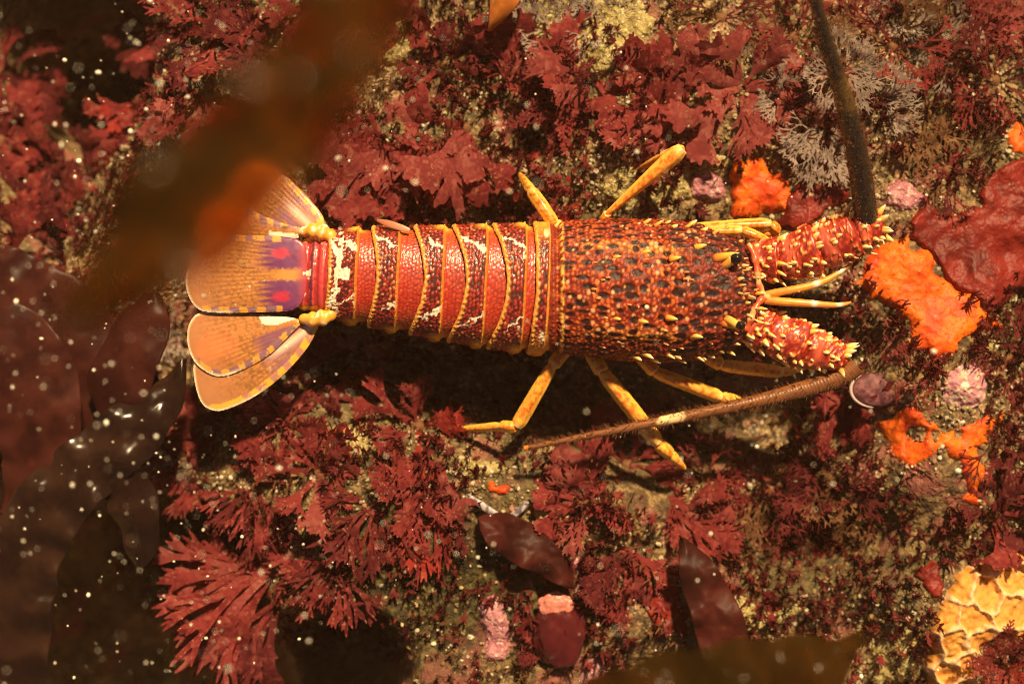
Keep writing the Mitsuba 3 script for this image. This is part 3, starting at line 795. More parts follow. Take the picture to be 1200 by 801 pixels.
def frond_at(key, proto, base, az, el, roll, size, bsdf):
    m = T().translate((np.asarray(base) * S).tolist()).rotate([0, 0, 1], math.degrees(az)).rotate([0, 1, 0], -math.degrees(el)).rotate([1, 0, 0], math.degrees(roll)).scale(size)
    scene[key] = {**proto, 'bsdf': {'type': 'ref', 'id': bsdf}, 'to_world': m}


def plant(name, label, cat, px, py, reach, n_, kind, bsdf, dirn=None, spread=180, el=(15, 50), seed=0, r0=14, group=None, lift=4, piece='frond'):
    key = thing(name, label, cat, group)
    rg = np.random.default_rng(1000 + seed + int(px * 7 + py * 13))
    c = ground(px, py)
    for i in range(n_):
        if dirn is None:
            az = 2 * math.pi * (i + rg.uniform(-.4, .4)) / n_
        else:
            az = math.radians(dirn + spread * ((i + .5) / n_ - .5) * 2 + rg.uniform(-8, 8))
        off = r0 * rg.uniform(.1, 1)
        b = c + np.array([math.cos(az) * off, math.sin(az) * off, 0])
        b[2] = float(G(b[0], b[1])) - 2 if dirn is None else max(float(G(b[0], b[1])), c[2] - 12) - 2
        b[2] += lift * rg.uniform(.3, 2)
        sz = reach / 80 * rg.uniform(.55, 1.1)
        kd = kind if kind in ('spray', 'feather', 'finger') else 'plume' if rg.random() < (.6 if kind == 'strap' or py > 430 else .2) else kind
        frond_at(numbered(key + '__' + piece), PROTO[kd][rg.integers(len(PROTO[kd]))], b, az, math.radians(rg.uniform(*el)), math.radians(rg.uniform(-28, 28)), sz, bsdf if isinstance(bsdf, str) else bsdf[rg.integers(len(bsdf))])
    # holdfast
    sp = trimesh.creation.icosphere(2, 1.0)
    v = sp.vertices * (6 + 3 * fb(sp.vertices[:, 0] * 3, sp.vertices[:, 1] * 3, sp.vertices[:, 2] * 3, 1, 2, 3))[:, None] * [1, 1, .7]
    put(key + '__holdfast', (v + c, sp.faces), 'bristle')
    return key


R, D_, M_, B_, N_ = 'weed_red', 'weed_dusty', 'weed_maroon', 'weed_bright', 'weed_brown'
WEEDS = [  # px, py, reach, n, kind, bsdf, dir, spread, el, label
    (140, 72, 105, 9, 'fan', [R, D_], 155, 42, (5, 30), 'wide red seaweed fan over the dark gap in the top corner'),
    (175, 22, 80, 9, 'fan', [R, M_], None, 0, (10, 45), 'red seaweed tuft at the top edge just above the feathery corner fan'),
    (165, 118, 75, 8, 'fan', [R, B_], 250, 70, (5, 30), 'red seaweed with fingered blades hanging down towards the blurred kelp strip'),
    (255, 36, 85, 9, 'strap', [R, M_], None, 0, (10, 45), 'dull red forked seaweed at the top edge, second tuft from the dark corner'),
    (232, 112, 70, 8, 'fan', [R, D_], 270, 80, (5, 30), 'small red seaweed tuft whose tips touch the upper rim of the blurred kelp'),
    (320, 60, 85, 10, 'strap', [R, M_], None, 0, (10, 50), 'dark red seaweed bush above the broad end of the blurred kelp strip'),
    (375, 22, 70, 8, 'fan', [R, D_], None, 0, (10, 45), 'dusty red seaweed tuft at the top edge beside the olive rock knob'),
    (395, 95, 70, 8, 'feather', [M_, R], None, 0, (10, 45), 'maroon feathery seaweed where the blurred kelp leaves the rock'),
    (30, 125, 70, 7, 'strap', [M_, R], 60, 60, (5, 40), 'maroon seaweed clinging to the wall of the dark corner hollow'),
    (30, 215, 85, 8, 'fan', [M_, R], 20, 70, (5, 35), 'dark red seaweed at the picture edge behind the tan stalk'),
    (-5, 85, 90, 9, 'strap', [M_, R], None, 0, (5, 35), 'maroon seaweed at the picture edge under the dark corner hollow'),
    (0, 165, 85, 9, 'fan', [M_, R], 10, 100, (5, 35), 'dark red seaweed at the picture edge above the tan stalk, below the dark corner'),
    (10, 320, 90, 10, 'strap', [M_, R], None, 0, (5, 35), 'maroon strap seaweed between the tip of the blurred kelp and the dark plum kelp'),
    (60, 260, 80, 9, 'strap', [M_, R], None, 0, (5, 35), 'dark maroon seaweed half hidden by the lower end of the blurred kelp'),
    (95, 205, 60, 7, 'fan', [R, M_], 20, 70, (5, 35), 'red seaweed sprig beside the curved tan stalk'),
    (25, 275, 80, 8, 'fan', [M_, R], 60, 70, (5, 35), 'dark red seaweed below the tan stalk near the tip of the blurred kelp'),
    (430, 150, 70, 8, 'fan', [R, D_], 250, 80, (5, 35), 'red seaweed tuft between the blurred kelp and the middle of the weed bed'),
    (480, 45, 60, 8, 'fan', [D_, R], 120, 90, (10, 45), 'rosy red seaweed beside the amber kelp tip at the top edge'),
    (520, 75, 70, 8, 'fan', [R, M_], None, 0, (10, 45), 'deep red seaweed tuft just below the amber kelp tip'),
    (475, 180, 108, 11, 'fan', [R, D_], 200, 50, (5, 25), 'large red seaweed with overlapping broad blades sweeping down over the tail rings'),
    (545, 150, 108, 11, 'fan', [D_, R], 225, 60, (5, 28), 'biggest dusty red seaweed in the bed above the tail, its lobed blades fanned out'),
    (520, 215, 80, 8, 'fan', [D_, R], 200, 70, (3, 20), 'flat red seaweed lying along the upper side of the tail rings'),
    (595, 95, 85, 9, 'fan', [R, D_], 60, 80, (8, 35), 'red seaweed whose upper blades lie on the yellowish crusted rock'),
    (640, 170, 80, 9, 'fan', [R, B_], 280, 70, (5, 30), 'bright red seaweed around the rear upper leg'),
    (660, 125, 70, 9, 'feather', [R, M_], None, 0, (10, 45), 'fine feathery red seaweed right of the small black hole in the weed'),
    (680, 232, 62, 8, 'feather', [B_, R], 190, 70, (3, 22), 'bright red feathery seaweed against the upper rear edge of the carapace'),
    (690, 90, 70, 8, 'fan', [R, D_], 200, 80, (8, 35), 'red seaweed sprig in front of the yellowish crusted rock'),
    (800, 130, 108, 11, 'fan', [D_, R], 140, 75, (10, 32), 'dusty red broad lobed seaweed above the raised leg'),
    (775, 150, 70, 6, 'fan', [D_, R], 225, 45, (5, 25), 'rosy red lobed seaweed just above the tip of the raised leg'),
    (868, 104, 92, 11, 'fan', [D_], None, 0, (8, 24), 'pinkish red round seaweed rosette between the raised leg and the dark antenna'),
    (845, 22, 70, 8, 'spray', [M_, N_], None, 0, (10, 45), 'brownish bushy seaweed at the top edge above the pinkish rosette'),
    (930, 45, 60, 8, 'spray', [M_, R], None, 0, (10, 45), 'fine maroon seaweed beside the upper end of the dark antenna'),
    (1045, 55, 75, 9, 'spray', [N_, R], None, 0, (10, 45), 'fine brownish red seaweed between the two pale bushes at the top'),
    (1130, 35, 95, 10, 'feather', [R, D_], 30, 60, (5, 35), 'feathery red seaweed sweeping up to the top corner opposite the dark gap'),
    (1165, 95, 80, 9, 'spray', [R, M_], None, 0, (5, 40), 'fine dark red seaweed at the picture edge above the small orange sponge'),
    (1085, 135, 80, 10, 'spray', [N_, R], None, 0, (5, 40), 'brownish red bushy seaweed below the pale bush on the far side of the antenna'),
    (1110, 200, 60, 9, 'spray', [M_, N_], None, 0, (5, 40), 'brown maroon bushy seaweed above the big dark red membrane'),
    (255, 505, 75, 8, 'fan', [R, D_], 190, 65, (5, 28), 'red seaweed directly below the outer flap of the tail fan'),
    (350, 440, 70, 8, 'fan', [M_, D_], None, 0, (5, 35), 'dull plum seaweed tucked under the side of the tail fan'),
    (330, 500, 75, 9, 'fan', [R, D_], None, 0, (5, 40), 'red seaweed tuft between the tail fan and the yellowish turf patch'),
    (232, 535, 80, 8, 'finger', [R, D_], 230, 60, (5, 28), 'red strap seaweed hanging over the dark hollow beside the glossy kelp'),
    (300, 570, 85, 9, 'finger', [R, M_], 250, 60, (5, 35), 'dark red strap seaweed over the black gap in the lower weed bed'),
    (375, 555, 90, 10, 'strap', [R, D_], None, 0, (8, 45), 'large red strap seaweed in the middle of the lower weed bed'),
    (455, 455, 70, 9, 'fan', [R, D_], 250, 90, (5, 35), 'red seaweed with knobbly fingers below the tail rings'),
    (490, 500, 75, 9, 'strap', [R, B_], None, 0, (8, 40), 'red seaweed touching the foot of the bent rear leg'),
    (515, 540, 85, 9, 'fan', [R, D_], 235, 60, (5, 28), 'broad red seaweed below the bent rear leg, pointing away from the shell fragment'),
    (440, 590, 95, 10, 'finger', [R, M_], 230, 80, (5, 35), 'long red strap seaweed draped above the greenish bare rock'),
    (505, 592, 95, 8, 'finger', [R, B_], 262, 40, (5, 25), 'red seaweed with a long thin pointed tail hanging over the greenish rock'),
    (395, 655, 85, 10, 'finger', [R, M_], 245, 65, (5, 30), 'red strap seaweed at the lower rim of the weed bed'),
    (322, 664, 172, 14, 'finger', [R, D_, R], 207, 38, (2, 20), 'large dusty red fan of long blades reaching out over the black hollow'),
    (325, 705, 130, 7, 'finger', [R, M_], 232, 30, (2, 16), 'thin red straps pointing down from the large fan into the black hollow'),
    (735, 545, 95, 10, 'fan', [D_, R], None, 0, (5, 35), 'large dull red seaweed under the tip of the middle lower leg'),
    (690, 590, 75, 9, 'fan', [R, D_], 160, 90, (5, 35), 'red lobed seaweed between the middle leg tip and the shell fragment'),
    (795, 600, 80, 9, 'strap', [D_, R], 330, 80, (5, 35), 'rosy red seaweed branching towards the dark brown bush'),
    (735, 640, 85, 10, 'fan', [R, M_], 268, 60, (5, 28), 'red seaweed hanging in folds above the glossy maroon sea squirt'),
    (830, 560, 60, 9, 'spray', [R, M_], None, 0, (5, 45), 'dark red branching seaweed below the tip of the front leg'),
    (900, 575, 80, 12, 'spray', [M_, N_], None, 0, (10, 55), 'dark brown maroon bush in the middle of the shaded lower bed'),
    (955, 560, 75, 11, 'spray', [M_, N_], None, 0, (10, 55), 'dark brown bush under the lower antenna base'),
    (930, 620, 75, 11, 'spray', [M_, R], 270, 90, (10, 45), 'dark maroon bush drooping above the yellowish crust strip'),
    (1010, 590, 70, 11, 'spray', [M_, N_], None, 0, (10, 50), 'brown bush next to the torn lower orange sponge'),
    (1165, 600, 70, 9, 'fan', [R, M_], None, 0, (5, 40), 'dark red seaweed at the picture edge between the sponge and the yellow colony'),
    (1045, 478, 42, 6, 'fan', [R, M_], 140, 60, (10, 40), 'small red sprig lapping over the purple shell'),
    (640, 770, 48, 6, 'fan', [R, M_], 100, 80, (10, 40), 'small red sprig lapping over the maroon sea squirt at the bottom edge'),
    (1000, 470, 70, 9, 'fan', [M_, R], None, 0, (5, 35), 'dark red seaweed beside the purple shell below the antenna base'),
    (1068, 440, 40, 7, 'spray', [M_, R], None, 0, (5, 40), 'maroon bushy seaweed between the large orange sponge and the pink limpet'),
    (1008, 388, 42, 6, 'feather', [R, M_], None, 0, (5, 35), 'dark red seaweed in front of the feeler tips'),
    (1180, 420, 65, 9, 'spray', [R, M_], None, 0, (5, 40), 'dark red bushy seaweed at the picture edge above the pink limpet'),
    (1180, 530, 65, 9, 'spray', [R, M_], None, 0, (5, 40), 'dark red bushy seaweed at the picture edge beside the torn orange sponge'),
    (1172, 775, 62, 16, 'feather', [B_, R], None, 0, (25, 65), 'furry bright red seaweed growing over the yellow colony'),
    (885, 690, 42, 6, 'fan', [B_, R], 260, 90, (5, 25), 'small bright red seaweed on the yellowish crust strip'),
]
for i, (px, py, reach, n_, kind, bs, dirn, spread, el, label) in enumerate(WEEDS):
    plant('red_seaweed', label, 'seaweed', px, py, reach, n_, kind, bs, dirn, spread, el, i)

HYD = [(968, 150, 66, 16, 'spray', 260, 70, 'grey white feathery bush touching the dark antenna near its foot'),
       (985, 85, 60, 14, 'spray', None, 0, 'pale grey bush behind the middle of the dark antenna'),
       (1025, 120, 55, 12, 'spray', 20, 80, 'small pale grey bush on the far side of the dark antenna'),
       (1095, 55, 55, 14, 'spray', None, 0, 'pale grey bush nearest the feathery red seaweed of the top corner'),
       (925, 118, 45, 12, 'spray', 150, 80, 'pale greyish bush behind the pinkish rosette seaweed'),
       (1050, 15, 50, 12, 'spray', None, 0, 'yellowish pale bush at the top edge beyond the dark antenna'),
       (700, 25, 60, 14, 'spray', None, 0, 'yellowish grey bush on the crusted rock at the top edge'),
       (650, 40, 55, 12, 'spray', None, 0, 'grey yellow bush beside the amber kelp tip on the crusted rock'),
       (215, 385, 50, 10, 'spray', 200, 60, 'pale yellow threads beside the tail fan, next to the glossy kelp')]
for i, (px, py, reach, n_, kind, dirn, spread, label) in enumerate(HYD):
    plant('pale_hydroid', label, 'hydroid', px, py, reach, n_, kind, 'weed_pale', dirn, spread, (10, 50), 500 + i, piece='branch')

# ------------------------------------------------------------------ undergrowth, grit, drifting specks
rg = np.random.default_rng(77)


def tiny(seed):
    q = np.random.default_rng(seed)
    poly = unary_union([branch_poly(np.zeros(2), 0, 9, 1.1, 1.4)[0]] + [branch_poly(np.array([8.5, 0]), a, q.uniform(5, 9), 1.4, .8)[0] for a in q.uniform(-.9, .9, 3)] + [branch_poly(np.array([5, 0]), a, 6, 1, .6)[0] for a in (-.8, .8)]).simplify(.5)
    xy, tri, d = fill(poly, 6, 5)
    return np.column_stack([xy, 1.5 * np.sin(xy[:, 0] / 3) + .05 * xy[:, 0] ** 2]), tri


TINY = [tiny(i) for i in range(6)]


EXCL = np.array([(890, 220, 34), (1070, 320, 50), (1110, 380, 40), (1100, 510, 75), (1145, 560, 40), (1125, 452, 36), (1195, 165, 28), (1150, 715, 72), (1125, 780, 50), (1150, 280, 80), (1195, 250, 70), (1100, 280, 40), (950, 240, 48), (830, 218, 28), (1040, 300, 34), (578, 735, 40), (1026, 456, 32), (655, 738, 40), (586, 570, 16), (1062, 232, 24), (995, 490, 28), (1095, 680, 24)])
EXW = np.array([ground(a_, b_) for a_, b_, c_ in EXCL])


def open_rock(x, y):
    return (np.hypot(x[:, None] - EXW[:, 0], y[:, None] - EXW[:, 1]) > EXCL[:, 2] * .86).all(1)


def scatter_turf(name, label, N, bsdf, mask, size, seed, cat):
    q = np.random.default_rng(seed)
    out = []
    pts = q.uniform([-660, -440], [660, 440], (N * 3, 2))
    pts = pts[mask(pts[:, 0], pts[:, 1]) & open_rock(pts[:, 0], pts[:, 1])][:N]
    zs = G(pts[:, 0], pts[:, 1])
    for (x_, y_), z_ in zip(pts, zs):
        V, F = TINY[q.integers(6)]
        az, el, sz = q.uniform(0, 2 * np.pi), q.uniform(.3, 1.3), size * q.uniform(.6, 1.5)
        v = V * sz
        v = np.column_stack([v[:, 0] * math.cos(el) - v[:, 2] * math.sin(el), v[:, 1], v[:, 0] * math.sin(el) + v[:, 2] * math.cos(el)])
        v = np.column_stack([v[:, 0] * math.cos(az) - v[:, 1] * math.sin(az), v[:, 0] * math.sin(az) + v[:, 1] * math.cos(az), v[:, 2]])
        out.append((v + [x_, y_, z_ - 1], F))
    put(name, merge(out), bsdf)
    tag(name, label, cat, None, 'stuff')


scatter_turf('red_turf', 'short dark red algal turf covering the reef rock', 5200, M_, lambda x, y: fb(x, y, 1, 90, 2, 5) + .12 * (rg.random(len(x)) - .5) > .50, 1.2, 5, 'turf')
scatter_turf('bright_turf', 'sprinkled short red algae between the larger seaweeds', 2000, R, lambda x, y: fb(x, y, 2, 60, 2, 9) > .52, 1.1, 6, 'turf')
scatter_turf('olive_turf', 'short olive brown turf on the bare rock', 3200, N_, lambda x, y: fb(x, y, 3, 70, 2, 13) > .50, .9, 7, 'turf')

ico = trimesh.creation.icosphere(0, 1.0)
pts = rg.uniform([-660, -440], [660, 440], (70000, 2))
keep = fb(pts[:, 0], pts[:, 1], 4, 45, 3, 33) + .10 * rg.random(len(pts)) > .53
lowg = np.exp(-((pts[:, 0] + 100) / 130) ** 2 - ((pts[:, 1] + 300) / 120) ** 2) + np.exp(-((pts[:, 0] - 360) / 110) ** 2 - ((pts[:, 1] + 240) / 80) ** 2)
pts = pts[keep & (rg.random(len(pts)) > .85 * lowg)][:18000]
zs = G(pts[:, 0], pts[:, 1])
out, cols = [], []
PAL = np.array([(.42, .33, .17), (.55, .46, .28), (.30, .22, .09), (.45, .20, .14), (.22, .17, .06), (.62, .55, .42)])
for (x_, y_), z_ in zip(pts, zs):
    v = ico.vertices * rg.uniform(.7, 3.1) * rg.uniform(.55, 1.35, 3) * (1 + .35 * rg.uniform(-1, 1, (12, 1)))
    out.append((v + [x_, y_, z_ + rg.uniform(0, 3)], ico.faces))
    cols.append(np.repeat(PAL[rg.integers(6)][None] * rg.uniform(.6, 1.1), 12, 0))
put('shell_grit', merge(out), 'matt_paint', False, np.vstack(cols))
tag('shell_grit', 'yellowish shell grit and sand caught on the rock', 'grit', None, 'stuff')

add_bsdf('speck', {'type': 'rgb', 'value': [.80, .76, .62]}, .8, .2)
ico1 = trimesh.creation.icosphere(1, 1.0)
out = []
for i in range(1300):
    z_ = rg.uniform(70, 380) if rg.random() < .92 else rg.uniform(380, 600)
    px, py = (rg.uniform(-30, 1230), rg.uniform(-30, 830)) if rg.random() < .45 else (rg.normal(180, 190), rg.uniform(-30, 830))
    if px < -40 or px > 1240:
        continue
    if meshkit.noise(np.array([px / 90, py / 90, 3.])) < .30:
        continue
    r0 = np.exp(rg.normal(-.22, .5)) * (H - z_) / H * 1.15
    out.append((ico1.vertices * r0 * rg.uniform(.75, 1.2, 3) + W(px, py, z_), ico1.faces))
put('drifting_specks', merge(out), 'speck')
tag('drifting_specks', 'pale specks of plankton and silt drifting in the water', 'plankton', None, 'stuff')


# ------------------------------------------------------------------ sponges, crusts, membranes
def crust(key, pts, bsdf, thick, rough_, seed, wob=6, step=3.2, scale=9, edge=7, holes=(), color=None, extra=None):
    c = np.mean([unpx_pt(p) for p in pts], axis=0)
    q = np.array([unpx_pt(p) for p in pts])
    poly = outline(q[:, :2], wob, seed, 2)
    for hx, hy, hr in holes:
        h = unpx_pt((hx, hy))
        ring = np.array(Point(h[0], h[1]).buffer(hr, 8).exterior.coords)
        ring = ring + np.stack([fb(ring[:, 0], ring[:, 1], 0, 5, 2, seed), fb(ring[:, 0], ring[:, 1], 5, 5, 2, seed)], 1) * hr - hr * .5
        p2 = poly.difference(Polygon(ring).buffer(0))
        poly = p2 if p2.geom_type == 'Polygon' else max(p2.geoms, key=lambda g: g.area)
    xy, tri, d = fill(poly, step, step)
    base = smooth_ground(xy)
    prof = np.sqrt(np.clip(d / edge, 0, 1) * (2 - np.clip(d / edge, 0, 1)))
    z = base - 5 * (1 - prof) + thick * prof + rough_ * prof * (fb(xy[:, 0], xy[:, 1], seed, scale, 3, seed) - .5) * 2
    if extra is not None:
        z = z + extra(xy, d) * prof
    col = color(xy, d, z) if color is not None else None
    put(key, (np.column_stack([xy, z]), tri), bsdf, True, col)
    return key


def unpx_pt(p):
    return ground(p[0], p[1])


def smooth_ground(xy):
    offs = np.array([(0, 0), (9, 0), (-9, 0), (0, 9), (0, -9), (6, 6), (-6, 6), (6, -6), (-6, -6)])
    z = np.mean([G(xy[:, 0] + a, xy[:, 1] + b) for a, b in offs], axis=0)
    return np.maximum(z, G(xy[:, 0], xy[:, 1]) - 2)


def sponge_color(p, n, uv):
    x, y, z = p.x / S, p.y / S, p.z / S
    col = mix((.84, .16, .008), (.60, .055, .006), smoothstep(.35, .7, fbm(x / 22, y / 22, z / 22, 3)))
    pore = smoothstep(.70, .78, noise(x / 2.3, y / 2.3, z / 2.3))
    return mix(col, mi.Color3f(.30, .03, .005), pore * .6)


add_bsdf('sponge', proc(sponge_color), .55, .35, lambda p, n, uv: fbm(p.x / S / 4, p.y / S / 4, p.z / S / 4, 3), 1.2 * S)


def coral_color(p, n, uv):
    x, y, z = p.x / S, p.y / S, p.z / S
    col = mix((.50, .22, .24), (.34, .12, .15), smoothstep(.35, .65, fbm(x / 12, y / 12, z / 12, 3)))
    return mix(col, mi.Color3f(.66, .45, .40), smoothstep(.58, .72, fbm(x / 4 + 9, y / 4, z / 4, 2)))


add_bsdf('coralline', proc(coral_color), .6, .35, lambda p, n, uv: fbm(p.x / S / 4, p.y / S / 4, p.z / S / 4, 3), 4 * S)

for label, pts, th_, seed, holes in [
    ('bright orange sponge block above the front leg, beside the pink crust', [(850, 202), (866, 186), (893, 183), (910, 200), (928, 216), (930, 240), (910, 252), (884, 260), (858, 254), (850, 228)], 12, 1, ()),
    ('largest orange sponge, a fiery mat in front of the upper antenna base', [(996, 322), (1018, 300), (1045, 276), (1062, 266), (1072, 285), (1090, 296), (1096, 316), (1116, 330), (1150, 350), (1164, 372), (1140, 388), (1122, 396), (1110, 420), (1086, 424), (1064, 408), (1052, 376), (1034, 350), (1012, 342)], 13, 2, ()),
    ('torn orange sponge with holes below the pink limpet', [(1030, 512), (1036, 492), (1060, 476), (1092, 486), (1110, 500), (1140, 494), (1176, 486), (1172, 512), (1140, 526), (1152, 545), (1160, 575), (1152, 600), (1138, 588), (1128, 548), (1104, 530), (1084, 540), (1070, 552), (1048, 545), (1038, 525)], 9, 3, ((1075, 508, 7), (1096, 509, 4), (1122, 508, 3.5))),
    ('small orange sponge at the picture edge above the dark red membrane', [(1178, 158), (1196, 142), (1215, 150), (1215, 185), (1190, 186), (1176, 174)], 10, 4, ()),
    ('small orange sponge lump beside the shell fragment under the rear leg', [(572, 566), (584, 558), (598, 564), (602, 576), (592, 584), (576, 580)], 9, 5, ()),
    ('small orange sponge patch under the weed between tail fan and rear leg', [(372, 502), (395, 492), (412, 498), (408, 512), (385, 518)], 5, 6, ()),
    ('small orange sponge dot beside the big dark red membrane', [(1138, 236), (1152, 232), (1156, 246), (1144, 252)], 6, 7, ()),
    ('low orange sponge strip below the largest orange sponge and above the limpet', [(1140, 372), (1165, 366), (1180, 378), (1168, 392), (1146, 388)], 6, 8, ()),
]:
    k = thing('orange_sponge', label, 'sponge')
    crust(k, pts, 'sponge', th_ * .75, 3.2, seed, 18, 2.4, 7, 15, holes)

for label, pts, th_, seed in [
    ('pink coralline crust beside the orange sponge block', [(806, 205), (822, 196), (846, 200), (856, 214), (850, 236), (828, 240), (808, 228)], 9, 21),
    ('pinkish knobbly crust on the greenish rock below the weed bed', [(556, 705), (572, 694), (592, 702), (600, 722), (602, 758), (592, 776), (572, 772), (566, 745), (556, 726)], 9, 22),
    ('pink crust beside the foot of the dark antenna', [(1036, 215), (1056, 206), (1082, 222), (1092, 242), (1068, 250), (1040, 244)], 8, 23),
    ('pale pink crust along the rim of the reddish brown blade', [(612, 672), (630, 682), (652, 690), (648, 700), (626, 696), (610, 686)], 6, 24),
    ('salmon crust above the glossy maroon sea squirt', [(662, 654), (680, 650), (688, 670), (684, 700), (672, 704), (670, 676)], 6, 25),
    ('pink crust patch near the bottom edge beside the maroon sea squirt', [(676, 790), (690, 768), (708, 772), (716, 790), (700, 806), (682, 806)], 6, 26),
]:
    k = thing('pink_crust', label, 'coralline crust')
    crust(k, pts, 'coralline', th_ * .8, 4, seed, 10, 6, 12, 10)


def lime_color(p, n, uv):
    x, y, z = p.x / S, p.y / S, p.z / S
    col = mix((.40, .33, .13), (.24, .18, .06), smoothstep(.4, .6, fbm(x / 10, y / 10, z / 10, 3)))
    return mix(col, mi.Color3f(.58, .50, .28), smoothstep(.6, .7, fbm(x / 3.3 + 9, y / 3.3, z / 3.3, 2)))


add_bsdf('yellow_crust_paint', proc(lime_color), .7, .3, lambda p, n, uv: fbm(p.x / S / 4, p.y / S / 4, p.z / S / 4, 3), 6 * S)
for label, pts, th_, seed in [
    ('yellowish grainy crust under the raised leg', [(700, 215), (730, 190), (770, 196), (800, 175), (850, 180), (856, 200), (806, 206), (808, 232), (780, 246), (730, 248), (706, 240)], 8, 31),
    ('yellow grey crust with fine branching texture at the top edge', [(590, 55), (600, 15), (640, -12), (740, -12), (770, 30), (750, 70), (700, 95), (650, 85), (612, 78)], 10, 32),
    ('olive yellow rock knob at the top edge beside the red tufts', [(425, 30), (450, 15), (478, 30), (486, 60), (470, 76), (440, 72)], 14, 33),
    ('yellowish turf crust between the tail fan and the rear leg', [(400, 500), (420, 486), (442, 494), (448, 520), (430, 545), (406, 538)], 9, 34),
    ('yellow striped crust beside the shell fragment', [(530, 545), (552, 530), (580, 535), (592, 552), (570, 560), (545, 568)], 9, 35),
    ('yellowish crust strip under the drooping maroon bush', [(834, 690), (850, 676), (868, 700), (900, 716), (940, 705), (950, 715), (905, 740), (862, 745)], 8, 36),
    ('pale yellow crust beside the salmon crust', [(620, 600), (650, 590), (680, 610), (690, 640), (668, 654), (640, 640)], 8, 37),
    ('greenish yellow crust beside the yellow colony at the bottom edge', [(1010, 745), (1050, 725), (1085, 740), (1080, 800), (1015, 806)], 8, 38),
    ('small greenish crust above the pink limpet', [(1135, 400), (1158, 392), (1176, 402), (1166, 416), (1140, 416)], 8, 39),
    ('small yellow crust between limpet and purple shell', [(1058, 470), (1075, 452), (1092, 462), (1086, 480), (1064, 486)], 7, 40),
]:
    k = thing('yellow_crust', label, 'crust')
    crust(k, pts, 'yellow_crust_paint', th_ * .8, 7, seed, 12, 3, 6, 12)

# the yellow colony: cups between pale raised walls
pts = [(1085, 745), (1092, 715), (1108, 690), (1130, 665), (1150, 652), (1185, 646), (1225, 650), (1225, 770), (1170, 740), (1150, 760), (1160, 815), (1085, 815), (1082, 780)]
seeds_c = np.random.default_rng(5).uniform([470, -430], [640, -230], (30, 2))
for _ in range(4):   # relax
    q = np.random.default_rng(6).uniform([470, -430], [640, -230], (4000, 2))
    own = cKDTree(seeds_c).query(q)[1]
    seeds_c = np.array([q[own == i].mean(0) if (own == i).any() else seeds_c[i] for i in range(len(seeds_c))])
tc = cKDTree(seeds_c)


def cup_gap(xy):
    w_ = np.stack([fb(xy[:, 0], xy[:, 1], 1, 14, 2, 3), fb(xy[:, 0], xy[:, 1], 6, 14, 2, 3)], 1) * 14
    d2 = tc.query(xy + w_, k=2)[0]
    return d2[:, 1] - d2[:, 0], d2[:, 0]


def colony_color(xy, d, z):
    g_, f_ = cup_gap(xy)
    nz = fb(xy[:, 0], xy[:, 1], 0, 4, 2, 8)
    c = lerp((.64, .25, .035), (.72, .36, .085), fb(xy[:, 0], xy[:, 1], 0, 16, 2, 2))
    c = lerp(c, (.74, .50, .27), sstep(9, 3, g_ + 9 * (nz - .5)))
    c = lerp(c, (.45, .15, .02), sstep(3.2, 1.4, f_) * .7)
    c = lerp(c, (.50, .22, .05), sstep(.52, .66, fb(xy[:, 0], xy[:, 1], 4, 5, 3, 18)) * .6)
    return np.clip(c, 0, 1)


k = thing('yellow_colony', 'yellow orange colonial animal mat with pale raised ridges in the bottom corner', 'sea squirt colony')
crust(k, pts, 'matt_paint', 14, 4.5, 51, 10, 2.0, 5, 9, (), colony_color, lambda xy, d: 6 * sstep(10, 1, cup_gap(xy)[0]) - 3 * sstep(9, 2, cup_gap(xy)[1]))


# the pink limpet: a ribbed cone with a pale tip
c = ground(1126, 452)
n, m = 40, 96
r, a = np.linspace(0, 1, n)[:, None], np.linspace(0, 2 * np.pi, m, endpoint=False)[None, :]
R_ = 33 * (1 + .10 * (fb(np.cos(a) * 2, np.sin(a) * 2, 0, 1, 3, 4) - .5) * 2)
rad = R_ * r
z = 20 * (1 - r ** 1.35) + 1.0 * np.cos(a * 13 + 3 * fb(np.cos(a) * 3, np.sin(a) * 3, r * 2, 1, 2, 3)) * r + 9 * (fb(np.cos(a) * rad, np.sin(a) * rad, 2, 5, 3, 5) - .5)
P = np.stack([rad * np.cos(a), rad * np.sin(a) * .95, z - 3], -1) + c
col = lerp((.58, .28, .32), (.42, .16, .21), fb(P[..., 0], P[..., 1], 0, 9, 3, 6))
col = lerp(col, (.62, .48, .34), sstep(.50, .60, fb(P[..., 0], P[..., 1], 3, 6, 2, 7)) * .9)
col = lerp(col, (.86, .74, .58), sstep(.20, .12, r) + 0 * a)
V, F = grid(P, True)
lk = thing('pink_limpet', 'pink crusted limpet with a pale worn tip above the torn orange sponge', 'limpet')
put(lk, (V, F), 'matt_paint', True, col.reshape(-1, 3))

# purple shell and shell fragment
add_bsdf('purple_shell_paint', proc(lambda p, n, uv: mix((.09, .025, .035), (.26, .10, .11), smoothstep(.3, .7, fbm(p.x / S / 6, p.y / S / 6, p.z / S / 6, 3)))), .6, .3)
k = thing('purple_shell', 'smooth purple shell with a thin pale rim between the antenna base and the limpet', 'shell')
c = ground(1026, 456)
a_, r_s = np.linspace(0, 2 * np.pi, 72, endpoint=False)[None, :], np.linspace(0.02, 1, 24)[:, None]
P = np.stack([30 * r_s * np.cos(a_), 21 * r_s * np.sin(a_), 9 * np.sqrt(np.clip(1 - r_s ** 2, 0, 1)) + .0 * (fb(np.cos(a_) * r_s * 30, np.sin(a_) * r_s * 30, 0, 9, 3, 2) - .5) + 0 * a_ + 3], -1) + c
part(k, 'dome', grid(P, True), 'purple_shell_paint')
rim_pts = [c + [31 * math.cos(q), 22 * math.sin(q), 3] for q in np.linspace(2.2, 4.6, 9)]
